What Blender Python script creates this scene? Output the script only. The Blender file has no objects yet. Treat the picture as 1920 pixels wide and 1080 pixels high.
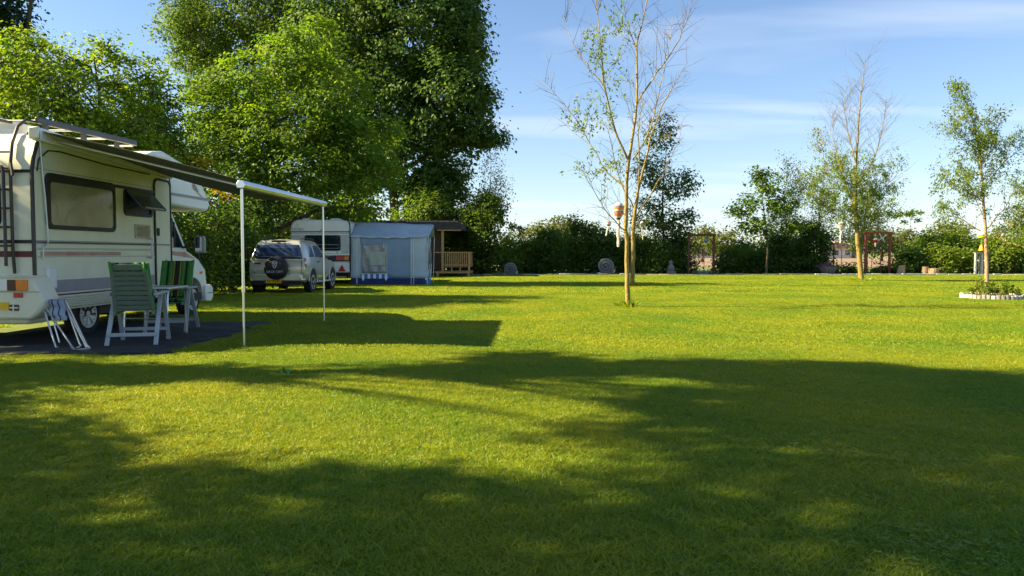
import bpy, bmesh, math, random
import numpy as np
from mathutils import Vector, Matrix

R = math.radians
SC = bpy.context.scene
COL = SC.collection

# ------------------------------------------------------------------ camera
CAM_H, FPX, PITCH = 1.25, 1387.0, math.atan(65 / 1387.0)
cd = bpy.data.cameras.new('camera'); cam = bpy.data.objects.new('camera', cd); COL.objects.link(cam)
cd.sensor_width = 36; cd.lens = 36 * FPX / 1920; cd.clip_start = 0.05; cd.clip_end = 6000
cam.location = (0, 0, CAM_H); cam.rotation_euler = (math.pi / 2 - PITCH, 0, 0)
SC.camera = cam

# ------------------------------------------------------------------ light
SUN_EL, SUN_ENERGY, SKY = 34.0, 5.0, 0.05
EXPOSURE = 2.0
sl = bpy.data.lights.new('sun', 'SUN'); sun = bpy.data.objects.new('sun', sl); COL.objects.link(sun)
sl.energy = SUN_ENERGY; sl.angle = R(0.53); sl.color = (1.0, 0.82, 0.45)
sun_dir = Vector((math.cos(R(SUN_EL)), 0.0, -math.sin(R(SUN_EL))))     # light travels to the right
sun.rotation_euler = sun_dir.to_track_quat('-Z', 'Y').to_euler(); sun.location = (-30, 10, 30)

w = bpy.data.worlds.new('World'); SC.world = w; w.use_nodes = True
nt = w.node_tree; N = nt.nodes; L = nt.links
bg = N['Background']; bg.inputs['Strength'].default_value = SKY
sky = N.new('ShaderNodeTexSky'); sky.sky_type = 'NISHITA'; sky.sun_disc = False
sky.sun_elevation = R(SUN_EL); sky.sun_rotation = R(-90); sky.air_density = 1.0; sky.dust_density = 0.3; sky.ozone_density = 4.5
# thin cirrus over the whole dome, laid out on a flat layer high above
tc = N.new('ShaderNodeTexCoord'); sep = N.new('ShaderNodeSeparateXYZ'); L.new(tc.outputs['Generated'], sep.inputs[0])
zz = N.new('ShaderNodeMath'); zz.operation = 'MAXIMUM'; zz.inputs[1].default_value = 0.0; L.new(sep.outputs['Z'], zz.inputs[0])
za = N.new('ShaderNodeMath'); za.operation = 'ADD'; za.inputs[1].default_value = 0.12; L.new(zz.outputs[0], za.inputs[0])
dx = N.new('ShaderNodeMath'); dx.operation = 'DIVIDE'; L.new(sep.outputs['X'], dx.inputs[0]); L.new(za.outputs[0], dx.inputs[1])
dy = N.new('ShaderNodeMath'); dy.operation = 'DIVIDE'; L.new(sep.outputs['Y'], dy.inputs[0]); L.new(za.outputs[0], dy.inputs[1])
cmb = N.new('ShaderNodeCombineXYZ'); L.new(dx.outputs[0], cmb.inputs[0]); L.new(dy.outputs[0], cmb.inputs[1])
mp = N.new('ShaderNodeMapping'); mp.inputs['Rotation'].default_value = (0, 0, R(30)); mp.inputs['Scale'].default_value = (0.26, 1.0, 1)
mp.inputs['Location'].default_value = (1.1, 0.2, 0); L.new(cmb.outputs[0], mp.inputs[0])
nz = N.new('ShaderNodeTexNoise'); nz.inputs['Scale'].default_value = 1.25; nz.inputs['Detail'].default_value = 5
nz.inputs['Roughness'].default_value = 0.48; nz.inputs['Distortion'].default_value = 0.35; L.new(mp.outputs[0], nz.inputs['Vector'])
rp = N.new('ShaderNodeValToRGB'); rp.color_ramp.elements[0].position = 0.53; rp.color_ramp.elements[1].position = 0.80
L.new(nz.outputs['Fac'], rp.inputs[0])
mul = N.new('ShaderNodeMath'); mul.operation = 'MULTIPLY'; mul.inputs[1].default_value = 0.85; L.new(rp.outputs[0], mul.inputs[0])
mx = N.new('ShaderNodeMixRGB'); mx.inputs['Color2'].default_value = (5.6, 5.9, 6.4, 1)
L.new(mul.outputs[0], mx.inputs['Fac'])
# pale haze low over the horizon, all the way round
hz = N.new('ShaderNodeMath'); hz.operation = 'MULTIPLY'; hz.inputs[1].default_value = -9.0; L.new(zz.outputs[0], hz.inputs[0])
he = N.new('ShaderNodeMath'); he.operation = 'EXPONENT'; L.new(hz.outputs[0], he.inputs[0])
hm = N.new('ShaderNodeMath'); hm.operation = 'MULTIPLY'; hm.inputs[1].default_value = 0.50; L.new(he.outputs[0], hm.inputs[0])
hx_ = N.new('ShaderNodeMixRGB'); hx_.inputs['Color2'].default_value = (5.0, 5.3, 5.6, 1)
L.new(hm.outputs[0], hx_.inputs['Fac']); L.new(sky.outputs[0], hx_.inputs['Color1'])
L.new(hx_.outputs[0], mx.inputs['Color1']); L.new(mx.outputs[0], bg.inputs['Color'])

vs = SC.view_settings
vs.view_transform = 'Standard'; vs.look = 'None'; vs.exposure = EXPOSURE; vs.gamma = 1; vs.use_curve_mapping = False
SC.cycles.max_bounces = 8; SC.cycles.transparent_max_bounces = 8; SC.cycles.use_denoising = True

# ------------------------------------------------------------------ helpers
def P(px, py, d):
    """world point seen at photo pixel (1920 wide) at distance d in front"""
    cx, cy = (px - 960) / FPX, (540 - py) / FPX
    t = d / (math.cos(PITCH) + cy * math.sin(PITCH))
    return Vector((cx * t, d, CAM_H + t * (cy * math.cos(PITCH) - math.sin(PITCH))))

def put(o, label, cat, group=None, kind=None):
    o['label'] = label
    if cat: o['category'] = cat
    if group: o['group'] = group
    if kind: o['kind'] = kind
    return o

def empty(name, loc=(0, 0, 0), rz=0.0, parent=None):
    o = bpy.data.objects.new(name, None); COL.objects.link(o)
    o.location = loc; o.rotation_euler = (0, 0, rz); o.empty_display_size = 0.2; o.parent = parent
    return o

class MB:
    def __init__(s): s.v = []; s.f = []; s.m = []
    def add(s, vf, mi=0):
        v, f = vf; o = len(s.v)
        s.v += [tuple(p) for p in v]; s.f += [tuple(i + o for i in q) for q in f]; s.m += [mi] * len(f)
        return s
    def build(s, name, mats, parent=None, smooth=35, bevel=0, loc=None, rot=None):
        me = bpy.data.meshes.new(name); me.from_pydata(s.v, [], s.f)
        bm = bmesh.new(); bm.from_mesh(me); bmesh.ops.recalc_face_normals(bm, faces=bm.faces); bm.to_mesh(me); bm.free()
        for m in (mats if isinstance(mats, (list, tuple)) else [mats]): me.materials.append(m)
        if len(me.materials) > 1: me.polygons.foreach_set('material_index', s.m)
        if smooth:
            me.polygons.foreach_set('use_smooth', [True] * len(me.polygons)); me.set_sharp_from_angle(angle=R(smooth))
        me.update()
        o = bpy.data.objects.new(name, me); COL.objects.link(o); o.parent = parent
        if loc is not None: o.location = loc
        if rot is not None: o.rotation_euler = rot
        if bevel:
            b = o.modifiers.new('bevel', 'BEVEL'); b.width = bevel; b.segments = 2; b.limit_method = 'ANGLE'; b.angle_limit = R(40)
        return o

def part(name, vf, mat, parent, smooth=35, bevel=0):
    return MB().add(vf).build(name, mat, parent, smooth, bevel)

def copy_obj(o, parent=None):
    c = o.copy(); COL.objects.link(c); c.parent = parent
    return c

def box(x0, x1, y0, y1, z0, z1):
    v = [(x0,y0,z0),(x1,y0,z0),(x1,y1,z0),(x0,y1,z0),(x0,y0,z1),(x1,y0,z1),(x1,y1,z1),(x0,y1,z1)]
    return v, [(3,2,1,0),(4,5,6,7),(0,1,5,4),(1,2,6,5),(2,3,7,6),(3,0,4,7)]

def bar(p0, p1, w, h, up=(0, 0, 1)):
    """rectangular bar from p0 to p1"""
    p0, p1 = Vector(p0), Vector(p1); d = (p1 - p0).normalized(); up = Vector(up)
    s = d.cross(up)
    if s.length < 1e-4: s = d.cross(Vector((1, 0, 0)))
    s.normalize(); u = s.cross(d)
    v = []
    for p in (p0, p1):
        for a, b in ((-1,-1),(1,-1),(1,1),(-1,1)): v.append(p + s * (a * w / 2) + u * (b * h / 2))
    return v, [(3,2,1,0),(4,5,6,7),(0,1,5,4),(1,2,6,5),(2,3,7,6),(3,0,4,7)]

def tube(pts, rad, n=8, cap=True):
    pts = [Vector(p) for p in pts]; m = len(pts)
    if not hasattr(rad, '__len__'): rad = [rad] * m
    v, f = [], []; nrm = None
    for i, p in enumerate(pts):
        t = (pts[min(i + 1, m - 1)] - pts[max(i - 1, 0)])
        t = t.normalized() if t.length > 1e-9 else Vector((0, 0, 1))
        if nrm is None: nrm = t.orthogonal().normalized()
        else:
            nrm = nrm - t * nrm.dot(t)
            nrm = nrm.normalized() if nrm.length > 1e-6 else t.orthogonal().normalized()
        b = t.cross(nrm)
        for k in range(n):
            a = 2 * math.pi * k / n
            v.append(p + (nrm * math.cos(a) + b * math.sin(a)) * rad[i])
    for i in range(m - 1):
        for k in range(n):
            f.append((i*n+k, i*n+(k+1) % n, (i+1)*n+(k+1) % n, (i+1)*n+k))
    if cap:
        f.append(tuple(range(n - 1, -1, -1))); f.append(tuple((m-1)*n + k for k in range(n)))
    return v, f

def lathe(prof, n=24, o=(0, 0, 0), axis='z'):
    v, f = [], []
    for r, z in prof:
        for k in range(n):
            a = 2 * math.pi * k / n; c, s = r * math.cos(a), r * math.sin(a)
            q = {'z': (c, s, z), 'x': (z, c, s), 'y': (c, z, s)}[axis]
            v.append((q[0] + o[0], q[1] + o[1], q[2] + o[2]))
    for i in range(len(prof) - 1):
        for k in range(n): f.append((i*n+k, i*n+(k+1) % n, (i+1)*n+(k+1) % n, (i+1)*n+k))
    f.append(tuple(range(n))); f.append(tuple((len(prof)-1)*n + k for k in range(n - 1, -1, -1)))
    return v, f

def prism(poly, axis, a0, a1):
    """poly: 2D outline; axis x -> (y,z), y -> (x,z), z -> (x,y)"""
    def m(p, a): return {'x': (a, p[0], p[1]), 'y': (p[0], a, p[1]), 'z': (p[0], p[1], a)}[axis]
    n = len(poly); v = [m(p, a0) for p in poly] + [m(p, a1) for p in poly]
    return v, [tuple(range(n)), tuple(range(2*n - 1, n - 1, -1))] + [(k, (k+1) % n, n + (k+1) % n, n + k) for k in range(n)]

def ringprism(po, pi, axis, a0, a1):
    def m(p, a): return {'x': (a, p[0], p[1]), 'y': (p[0], a, p[1]), 'z': (p[0], p[1], a)}[axis]
    n = len(po); v = [m(p, a0) for p in po] + [m(p, a0) for p in pi] + [m(p, a1) for p in po] + [m(p, a1) for p in pi]
    f = []
    for k in range(n):
        j = (k + 1) % n
        f += [(k, j, n+j, n+k), (2*n+k, 3*n+k, 3*n+j, 2*n+j), (k, 2*n+k, 2*n+j, j), (n+k, n+j, 3*n+j, 3*n+k)]
    return v, f

def rrect(x0, x1, y0, y1, r, n=5):
    out = []
    for cx, cy, a0 in ((x1-r, y1-r, 0), (x0+r, y1-r, 90), (x0+r, y0+r, 180), (x1-r, y0+r, 270)):
        for k in range(n + 1):
            a = R(a0 + 90 * k / n); out.append((cx + r*math.cos(a), cy + r*math.sin(a)))
    return out

def sheet(fn, nu, nv):
    """open grid surface fn(u,v)->point"""
    v = [fn(i / nu, j / nv) for j in range(nv + 1) for i in range(nu + 1)]
    f = [(j*(nu+1)+i, j*(nu+1)+i+1, (j+1)*(nu+1)+i+1, (j+1)*(nu+1)+i) for j in range(nv) for i in range(nu)]
    return v, f

def solid(o, t):
    m = o.modifiers.new('thickness', 'SOLIDIFY'); m.thickness = t; m.offset = 0
    return o

def text_vf(s, size, depth=0.002):
    cu = bpy.data.curves.new('lettering', 'FONT'); cu.body = s; cu.size = size; cu.extrude = depth
    cu.align_x = 'CENTER'; cu.align_y = 'CENTER'; cu.resolution_u = 3
    ob = bpy.data.objects.new('lettering', cu); me = bpy.data.meshes.new_from_object(ob)
    v = [tuple(x.co) for x in me.vertices]; f = [tuple(p.vertices) for p in me.polygons]
    bpy.data.objects.remove(ob); bpy.data.meshes.remove(me); bpy.data.curves.remove(cu)
    return v, f

def xf(vf, M):
    return [tuple(M @ Vector(p)) for p in vf[0]], vf[1]

# ------------------------------------------------------------------ materials
def mat(name, col, rough=0.6, metal=0.0, var=0.12, scale=6.0, bump=0.0, bscale=60.0, spec=0.4, col2=None, stretch=None, coat=0.0):
    m = bpy.data.materials.new(name); m.use_nodes = True
    t = m.node_tree; n = t.nodes; l = t.links; b = n['Principled BSDF']
    b.inputs['Roughness'].default_value = rough; b.inputs['Metallic'].default_value = metal
    b.inputs['Specular IOR Level'].default_value = spec; b.inputs['Coat Weight'].default_value = coat
    g = n.new('ShaderNodeTexCoord'); src = g.outputs['Object']
    if stretch:
        mp = n.new('ShaderNodeMapping'); mp.inputs['Scale'].default_value = stretch; l.new(src, mp.inputs[0]); src = mp.outputs[0]
    nz = n.new('ShaderNodeTexNoise'); nz.inputs['Scale'].default_value = scale; nz.inputs['Detail'].default_value = 6
    nz.inputs['Roughness'].default_value = 0.6; l.new(src, nz.inputs['Vector'])
    rp = n.new('ShaderNodeValToRGB'); rp.color_ramp.elements[0].position = 0.32; rp.color_ramp.elements[1].position = 0.68
    c2 = col2 or tuple(min(1, c * (1 + var)) for c in col); c1 = col if col2 else tuple(c * (1 - var) for c in col)
    rp.color_ramp.elements[0].color = (*c1, 1); rp.color_ramp.elements[1].color = (*c2, 1)
    l.new(nz.outputs['Fac'], rp.inputs[0]); l.new(rp.outputs[0], b.inputs['Base Color'])
    if bump:
        n2 = n.new('ShaderNodeTexNoise'); n2.inputs['Scale'].default_value = bscale; n2.inputs['Detail'].default_value = 4; l.new(src, n2.inputs['Vector'])
        bp = n.new('ShaderNodeBump'); bp.inputs['Strength'].default_value = bump; bp.inputs['Distance'].default_value = 0.02
        l.new(n2.outputs['Fac'], bp.inputs['Height']); l.new(bp.outputs[0], b.inputs['Normal'])
    return m

def leafmat(name, dark, light, trans, tw=0.42, rough=0.5):
    """leaves: colour varies leaf by leaf, light passes through"""
    m = bpy.data.materials.new(name); m.use_nodes = True
    t = m.node_tree; n = t.nodes; l = t.links; b = n['Principled BSDF']; out = n['Material Output']
    at = n.new('ShaderNodeAttribute'); at.attribute_name = 'tint'
    rp = n.new('ShaderNodeValToRGB'); rp.color_ramp.elements[0].color = (*dark, 1); rp.color_ramp.elements[1].color = (*light, 1)
    l.new(at.outputs['Fac'], rp.inputs[0]); l.new(rp.outputs[0], b.inputs['Base Color'])
    b.inputs['Roughness'].default_value = rough; b.inputs['Specular IOR Level'].default_value = 0.12
    tr = n.new('ShaderNodeBsdfTranslucent'); mc = n.new('ShaderNodeMixRGB'); mc.blend_type = 'MULTIPLY'; mc.inputs['Fac'].default_value = 1
    mc.inputs['Color2'].default_value = (*trans, 1); l.new(rp.outputs[0], mc.inputs['Color1']); l.new(mc.outputs[0], tr.inputs['Color'])
    ms = n.new('ShaderNodeMixShader'); ms.inputs[0].default_value = tw
    l.new(b.outputs[0], ms.inputs[1]); l.new(tr.outputs[0], ms.inputs[2]); l.new(ms.outputs[0], out.inputs['Surface'])
    return m

def glassmat(name, col, rough=0.05, alpha=1.0, spec=0.8):
    m = mat(name, col, rough, 0.0, 0.05, 3.0, spec=spec)
    if alpha < 1: m.node_tree.nodes['Principled BSDF'].inputs['Alpha'].default_value = alpha
    return m

M = {}
M['cream'] = mat('cream_panel', (0.73, 0.72, 0.58), 0.42, var=0.07, scale=1.7, bump=0.15, bscale=130)
M['cream_rib'] = mat('ribbed_cream_skirt', (0.60, 0.59, 0.46), 0.45, var=0.10, scale=3)
M['white_van'] = mat('white_paint', (0.74, 0.75, 0.73), 0.28, var=0.05, scale=2, spec=0.5)
M['mauve'] = mat('mauve_grey_stripe', (0.30, 0.28, 0.31), 0.5, var=0.08)
M['pink'] = mat('faded_red_stripe', (0.40, 0.19, 0.16), 0.5, col2=(0.52, 0.36, 0.30), scale=3)
M['darkred'] = mat('dark_red_stripe', (0.12, 0.025, 0.03), 0.5)
M['blackrub'] = mat('black_rubber', (0.02, 0.02, 0.024), 0.55, var=0.3)
M['rackgrey'] = mat('dark_blue_grey_rack', (0.055, 0.06, 0.075), 0.4)
M['tyre'] = mat('tyre_rubber', (0.022, 0.022, 0.022), 0.85, var=0.3, bump=0.3)
M['browntube'] = mat('dark_brown_tube', (0.045, 0.032, 0.032), 0.35, var=0.2)
M['alu'] = mat('aluminium', (0.72, 0.73, 0.74), 0.28, 0.9, var=0.06)
M['alu_dull'] = mat('dull_aluminium', (0.60, 0.62, 0.62), 0.45, 0.6, var=0.08)
M['awning'] = mat('grey_awning_fabric', (0.15, 0.155, 0.135), 0.8, var=0.12, scale=2, bump=0.1, bscale=300)
M['orange'] = mat('orange_lens', (0.75, 0.20, 0.02), 0.2, var=0.1, spec=0.6)
M['red'] = mat('red_lens', (0.45, 0.02, 0.025), 0.2, var=0.1, spec=0.6)
M['darkredlens'] = mat('dark_red_lens', (0.06, 0.008, 0.012), 0.2, spec=0.6)
M['yellowplate'] = mat('yellow_plate', (0.78, 0.48, 0.02), 0.45, var=0.05)
M['blueplate'] = mat('blue_plate_end', (0.03, 0.08, 0.40), 0.45)
M['ink'] = mat('black_print', (0.012, 0.012, 0.014), 0.6)
M['darkglass'] = glassmat('dark_glass', (0.012, 0.018, 0.030), 0.04)
M['blueglass'] = glassmat('tinted_glass', (0.02, 0.035, 0.09), 0.05)
M['tintedpane'] = glassmat('smoked_acrylic_pane', (0.10, 0.11, 0.16), 0.10)
M['silver'] = mat('champagne_silver_paint', (0.50, 0.50, 0.44), 0.28, 0.45, var=0.05, scale=2, coat=0.5)
M['grille'] = mat('beige_grille', (0.50, 0.45, 0.32), 0.5)
M['white'] = mat('white_plastic', (0.76, 0.77, 0.78), 0.4, var=0.05)
M['caravan'] = mat('caravan_white', (0.68, 0.72, 0.76), 0.35, var=0.05, scale=1.5)
M['navy'] = mat('navy_stripe', (0.02, 0.03, 0.085), 0.45)
M['tentlight'] = mat('pale_blue_canvas', (0.40, 0.49, 0.58), 0.85, var=0.10, scale=1.6, bump=0.25, bscale=9)
M['tentmid'] = mat('mid_blue_canvas', (0.20, 0.29, 0.41), 0.85, var=0.10, scale=1.6, bump=0.2, bscale=9)
M['tentdark'] = mat('navy_canvas_skirt', (0.012, 0.028, 0.13), 0.7, var=0.2)
M['tentfilm'] = mat('clear_window_film', (0.23, 0.25, 0.28), 0.12, var=0.2, scale=3, bump=0.5, bscale=7, spec=0.7)
M['curtain'] = mat('grey_curtain', (0.36, 0.40, 0.37), 0.7, var=0.1)
M['stripeblue'] = mat('blue_cloth', (0.05, 0.17, 0.52), 0.8)
M['stripewhite'] = mat('white_cloth', (0.66, 0.70, 0.72), 0.8)
M['chairgreen'] = mat('grey_green_plastic', (0.125, 0.170, 0.140), 0.45, var=0.08)
M['chairleg'] = mat('pale_grey_plastic', (0.31, 0.355, 0.385), 0.45, var=0.06)
M['cushion'] = mat('green_cushion', (0.055, 0.20, 0.04), 0.9, var=0.18, scale=9, bump=0.2)
M['cushdark'] = mat('dark_cushion_stripe', (0.020, 0.022, 0.016), 0.9)
M['cushochre'] = mat('ochre_cushion_stripe', (0.26, 0.22, 0.05), 0.9)
M['stoolcloth'] = mat('grey_blue_cloth', (0.28, 0.33, 0.44), 0.8, bump=0.2, bscale=40)
M['mat'] = mat('dark_ground_sheet', (0.014, 0.015, 0.021), 0.75, col2=(0.032, 0.034, 0.044), scale=4, bump=0.6, bscale=7)
M['wood'] = mat('larch_wood', (0.42, 0.25, 0.11), 0.65, var=0.22, scale=5, stretch=(8, 8, 1.2))
M['cabin'] = mat('brown_boards', (0.10, 0.058, 0.035), 0.7, var=0.25, scale=4, stretch=(1, 1, 9))
M['roofdark'] = mat('dark_roof_felt', (0.030, 0.030, 0.040), 0.75, var=0.25, bump=0.3)
M['rooftop'] = mat('weathered_roof_top', (0.22, 0.17, 0.13), 0.8, var=0.3)
M['rust'] = mat('red_painted_wood', (0.23, 0.048, 0.028), 0.65, var=0.30, scale=5, stretch=(6, 6, 1))
M['shadedred'] = mat('shaded_brown_red_wood', (0.11, 0.034, 0.022), 0.7, var=0.3, scale=5, stretch=(6, 6, 1))  # left frame: the shade it stands in is mixed into this darker red
M['stone'] = mat('grey_stone', (0.15, 0.155, 0.17), 0.85, var=0.25, scale=9, bump=0.5, bscale=40)
M['paleStone'] = mat('pale_edging_stone', (0.48, 0.46, 0.42), 0.85, var=0.22, scale=8, bump=0.4, bscale=40)
M['greyStone'] = mat('darker_edging_stone', (0.22, 0.22, 0.21), 0.85, var=0.25, scale=8, bump=0.4, bscale=40)
M['barkyoung'] = mat('yellow_green_bark', (0.15, 0.115, 0.035), 0.8, col2=(0.30, 0.22, 0.06), scale=16, stretch=(1, 1, 0.4), bump=0.9, bscale=35)
M['barkdark'] = mat('brown_bark', (0.085, 0.065, 0.048), 0.9, var=0.35, scale=10, stretch=(1, 1, 0.2), bump=0.9, bscale=18)
M['twig'] = mat('grey_brown_twig', (0.11, 0.082, 0.05), 0.8, var=0.25)
M['barkbirch'] = mat('birch_bark', (0.22, 0.135, 0.08), 0.75, col2=(0.42, 0.29, 0.18), scale=12, stretch=(1, 1, 3.5))
M['soil'] = mat('garden_soil', (0.085, 0.062, 0.042), 0.95, var=0.35, scale=3, bump=0.8, bscale=12)
M['fieldsoil'] = mat('ploughed_field', (0.19, 0.140, 0.100), 0.95, var=0.14, scale=0.08, stretch=(0.3, 3, 1))
M['farm'] = mat('far_grassland', (0.11, 0.15, 0.035), 0.95, var=0.25, scale=0.05)
M['farwall'] = mat('far_pale_wall', (0.55, 0.50, 0.46), 0.8)
M['farroof'] = mat('far_tile_roof', (0.33, 0.22, 0.18), 0.8)
M['cord'] = mat('cotton_cord', (0.55, 0.50, 0.45), 0.9)
M['orangecloth'] = mat('orange_cloth', (0.70, 0.16, 0.02), 0.8)
M['whitecloth'] = mat('white_sail_cloth', (0.52, 0.49, 0.46), 0.8)
M['mauvecloth'] = mat('mauve_cloth', (0.22, 0.12, 0.17), 0.8)
M['yellowplastic'] = mat('yellow_plastic', (0.75, 0.46, 0.02), 0.45)
M['bluecloth'] = mat('blue_glaze', (0.10, 0.16, 0.40), 0.4)
M['greencloth'] = mat('green_glaze', (0.08, 0.34, 0.18), 0.4)
M['terracotta'] = mat('clay_brown_stone', (0.40, 0.27, 0.16), 0.85, var=0.2, bump=0.4)
# leaves
M['lf_yellow'] = leafmat('yellow_green_leaves', (0.060, 0.145, 0.014), (0.200, 0.285, 0.024), (2.0, 1.8, 0.6), 0.50)
M['lf_maple'] = leafmat('fresh_maple_leaves', (0.045, 0.120, 0.016), (0.150, 0.225, 0.026), (1.9, 1.8, 0.6), 0.48)
M['lf_dark'] = leafmat('dark_green_leaves', (0.030, 0.078, 0.018), (0.100, 0.162, 0.032), (1.8, 1.8, 0.6), 0.42)
M['lf_mid'] = leafmat('mid_green_leaves', (0.040, 0.095, 0.018), (0.125, 0.180, 0.030), (1.8, 1.8, 0.6), 0.46)
M['lf_conifer'] = leafmat('blue_green_needles', (0.014, 0.036, 0.024), (0.040, 0.080, 0.050), (1.3, 1.5, 0.8), 0.25)
M['lf_birch'] = leafmat('birch_leaves', (0.075, 0.140, 0.020), (0.185, 0.250, 0.042), (1.8, 1.7, 0.7), 0.46)
M['lf_gold'] = leafmat('golden_blossom', (0.42, 0.30, 0.010), (0.60, 0.46, 0.03), (1.3, 1.2, 0.6), 0.35)
M['lf_far'] = leafmat('distant_leaves', (0.050, 0.080, 0.024), (0.120, 0.140, 0.040), (1.5, 1.5, 0.6), 0.35)
M['petal'] = leafmat('purple_petals', (0.16, 0.05, 0.30), (0.40, 0.10, 0.24), (1, 1, 1), 0.3)
# ------------------------------------------------------------------ the ground
def plane(name, x0, x1, y0, y1, z, m, kind='structure'):
    o = MB().add(([(x0,y0,z),(x1,y0,z),(x1,y1,z),(x0,y1,z)], [(0,1,2,3)])).build(name, m, smooth=0); o['kind'] = kind
    return o

def grassmat(name, blade):
    """lawn colour drifts from place to place between fresh green and sun-bleached yellow green"""
    m = bpy.data.materials.new(name); m.use_nodes = True
    t = m.node_tree; n = t.nodes; l = t.links; b = n['Principled BSDF']; out = n['Material Output']
    g = n.new('ShaderNodeNewGeometry')
    n1 = n.new('ShaderNodeTexNoise'); n1.inputs['Scale'].default_value = 0.55; n1.inputs['Detail'].default_value = 5; l.new(g.outputs['Position'], n1.inputs['Vector'])
    n2 = n.new('ShaderNodeTexNoise'); n2.inputs['Scale'].default_value = 9.0; n2.inputs['Detail'].default_value = 3; l.new(g.outputs['Position'], n2.inputs['Vector'])
    ad = n.new('ShaderNodeMath'); ad.operation = 'MULTIPLY_ADD'; ad.inputs[1].default_value = 0.45
    l.new(n2.outputs['Fac'], ad.inputs[0]); l.new(n1.outputs['Fac'], ad.inputs[2])
    rp = n.new('ShaderNodeValToRGB'); e = rp.color_ramp.elements
    e[0].position = 0.55; e[1].position = 0.92
    e[0].color = (*GRASS_A, 1); e[1].color = (*GRASS_B, 1)
    l.new(ad.outputs[0], rp.inputs[0]); src = rp.outputs[0]
    if blade:
        at = n.new('ShaderNodeAttribute'); at.attribute_name = 'tint'
        r2 = n.new('ShaderNodeValToRGB'); e = r2.color_ramp.elements
        e[0].color = (0.62, 0.78, 0.75, 1); e[1].color = (1.25, 1.12, 1.0, 1)
        q = e.new(0.94); q.color = (1.15, 1.08, 1.0, 1); e[2].color = (1.6, 1.25, 1.8, 1)     # a few dry blades
        l.new(at.outputs['Fac'], r2.inputs[0])
        mm = n.new('ShaderNodeMixRGB'); mm.blend_type = 'MULTIPLY'; mm.inputs['Fac'].default_value = 1
        l.new(src, mm.inputs['Color1']); l.new(r2.outputs[0], mm.inputs['Color2']); src = mm.outputs[0]
    l.new(src, b.inputs['Base Color']); b.inputs['Roughness'].default_value = 0.45; b.inputs['Specular IOR Level'].default_value = 0.3
    if blade:
        tr = n.new('ShaderNodeBsdfTranslucent'); mc = n.new('ShaderNodeMixRGB'); mc.blend_type = 'MULTIPLY'; mc.inputs['Fac'].default_value = 1
        mc.inputs['Color2'].default_value = (1.7, 1.5, 0.6, 1); l.new(src, mc.inputs['Color1']); l.new(mc.outputs[0], tr.inputs['Color'])
        ms = n.new('ShaderNodeMixShader'); ms.inputs[0].default_value = 0.42
        l.new(b.outputs[0], ms.inputs[1]); l.new(tr.outputs[0], ms.inputs[2]); l.new(ms.outputs[0], out.inputs['Surface'])
    return m

GRASS_A, GRASS_B = (0.142, 0.240, 0.017), (0.285, 0.315, 0.020)
M['lawnsoil'] = mat('lawn_thatch', (0.090, 0.125, 0.016), 0.95, var=0.3, scale=3)
M['blade'] = grassmat('grass_blades', True)

plane('ground', -1500, 1500, -60, 3000, -0.03, M['farm'])
plane('lawn', -40, 60, -12, 43.0, 0.0, M['lawnsoil'])
plane('ploughed_field', -260, 420, 66, 240, -0.018, M['fieldsoil'])
plane('border_bed', -40, 60, 43.0, 47.5, 0.012, M['soil'])

# low kerb of edging stones along the far side of the lawn
rng = random.Random(5)
kerb = empty('edging_kerb', (0, 43.0, 0)); put(kerb, 'low kerb of grey edging stones along the far side of the lawn', 'kerb')
kx = -6.0; ki = 0
while kx < 34:
    ln = rng.uniform(0.45, 1.0)
    o = part('edging_stone', box(kx, kx + ln - 0.025, -0.07 + rng.uniform(-.03, .03), 0.08 + rng.uniform(-.03, .03), -0.02, 0.055 + rng.uniform(-0.02, 0.03)),
             M['paleStone'] if (kx > 17 or rng.random() < .25) else M['stone'], kerb, bevel=0.012)
    kx += ln

# ------------------------------------------------------------------ grass blades (uncountable): patches scattered over the lawn
def patch_object(name, size, count, wid, hgt, seed):
    r = np.random.default_rng(seed); n = count
    c = np.c_[r.uniform(-size/2, size/2, n), r.uniform(-size/2, size/2, n), np.zeros(n)]
    h = hgt * r.uniform(0.45, 1.15, n) * (1 + 0.25*np.sin(c[:,0]*9/size + seed) * np.cos(c[:,1]*7/size))
    wd = wid * r.uniform(0.6, 1.25, n); a = r.uniform(0, 2*np.pi, n); la = r.uniform(0, 2*np.pi, n); ln = h * r.uniform(0.3, 1.9, n)
    s = np.c_[np.cos(a), np.sin(a), np.zeros(n)] * wd[:, None] / 2
    ld = np.c_[np.cos(la), np.sin(la), np.zeros(n)] * ln[:, None]
    up = np.c_[np.zeros(n), np.zeros(n), h]
    mid = c + up * 0.55 + ld * 0.40; tip = c + up * 0.80 + ld
    V = np.stack([c - s, c + s, mid + s * 0.8, mid - s * 0.8, tip], 1).reshape(-1, 3)
    b = np.arange(n)[:, None] * 5
    F = np.concatenate([b + [0, 1, 2], b + [0, 2, 3], b + [3, 2, 4]], 0)
    o = tri_object(name, V, F, M['blade'], np.repeat(r.random(n), 5), link=False)
    return o

def tri_object(name, V, F, m, tint=None, parent=None, link=True):
    me = bpy.data.meshes.new(name); nv, nf = len(V), len(F)
    me.vertices.add(nv); me.vertices.foreach_set('co', np.ascontiguousarray(V, dtype=np.float32).ravel())
    me.loops.add(nf * 3); me.loops.foreach_set('vertex_index', np.ascontiguousarray(F, dtype=np.int32).ravel())
    me.polygons.add(nf); me.polygons.foreach_set('loop_start', np.arange(0, nf * 3, 3, dtype=np.int32))
    me.update(calc_edges=True)
    if tint is not None:
        at = me.attributes.new('tint', 'FLOAT', 'POINT'); at.data.foreach_set('value', np.ascontiguousarray(tint, dtype=np.float32))
    me.materials.append(m)
    o = bpy.data.objects.new(name, me)
    if link: COL.objects.link(o)
    o.parent = parent
    return o

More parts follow.
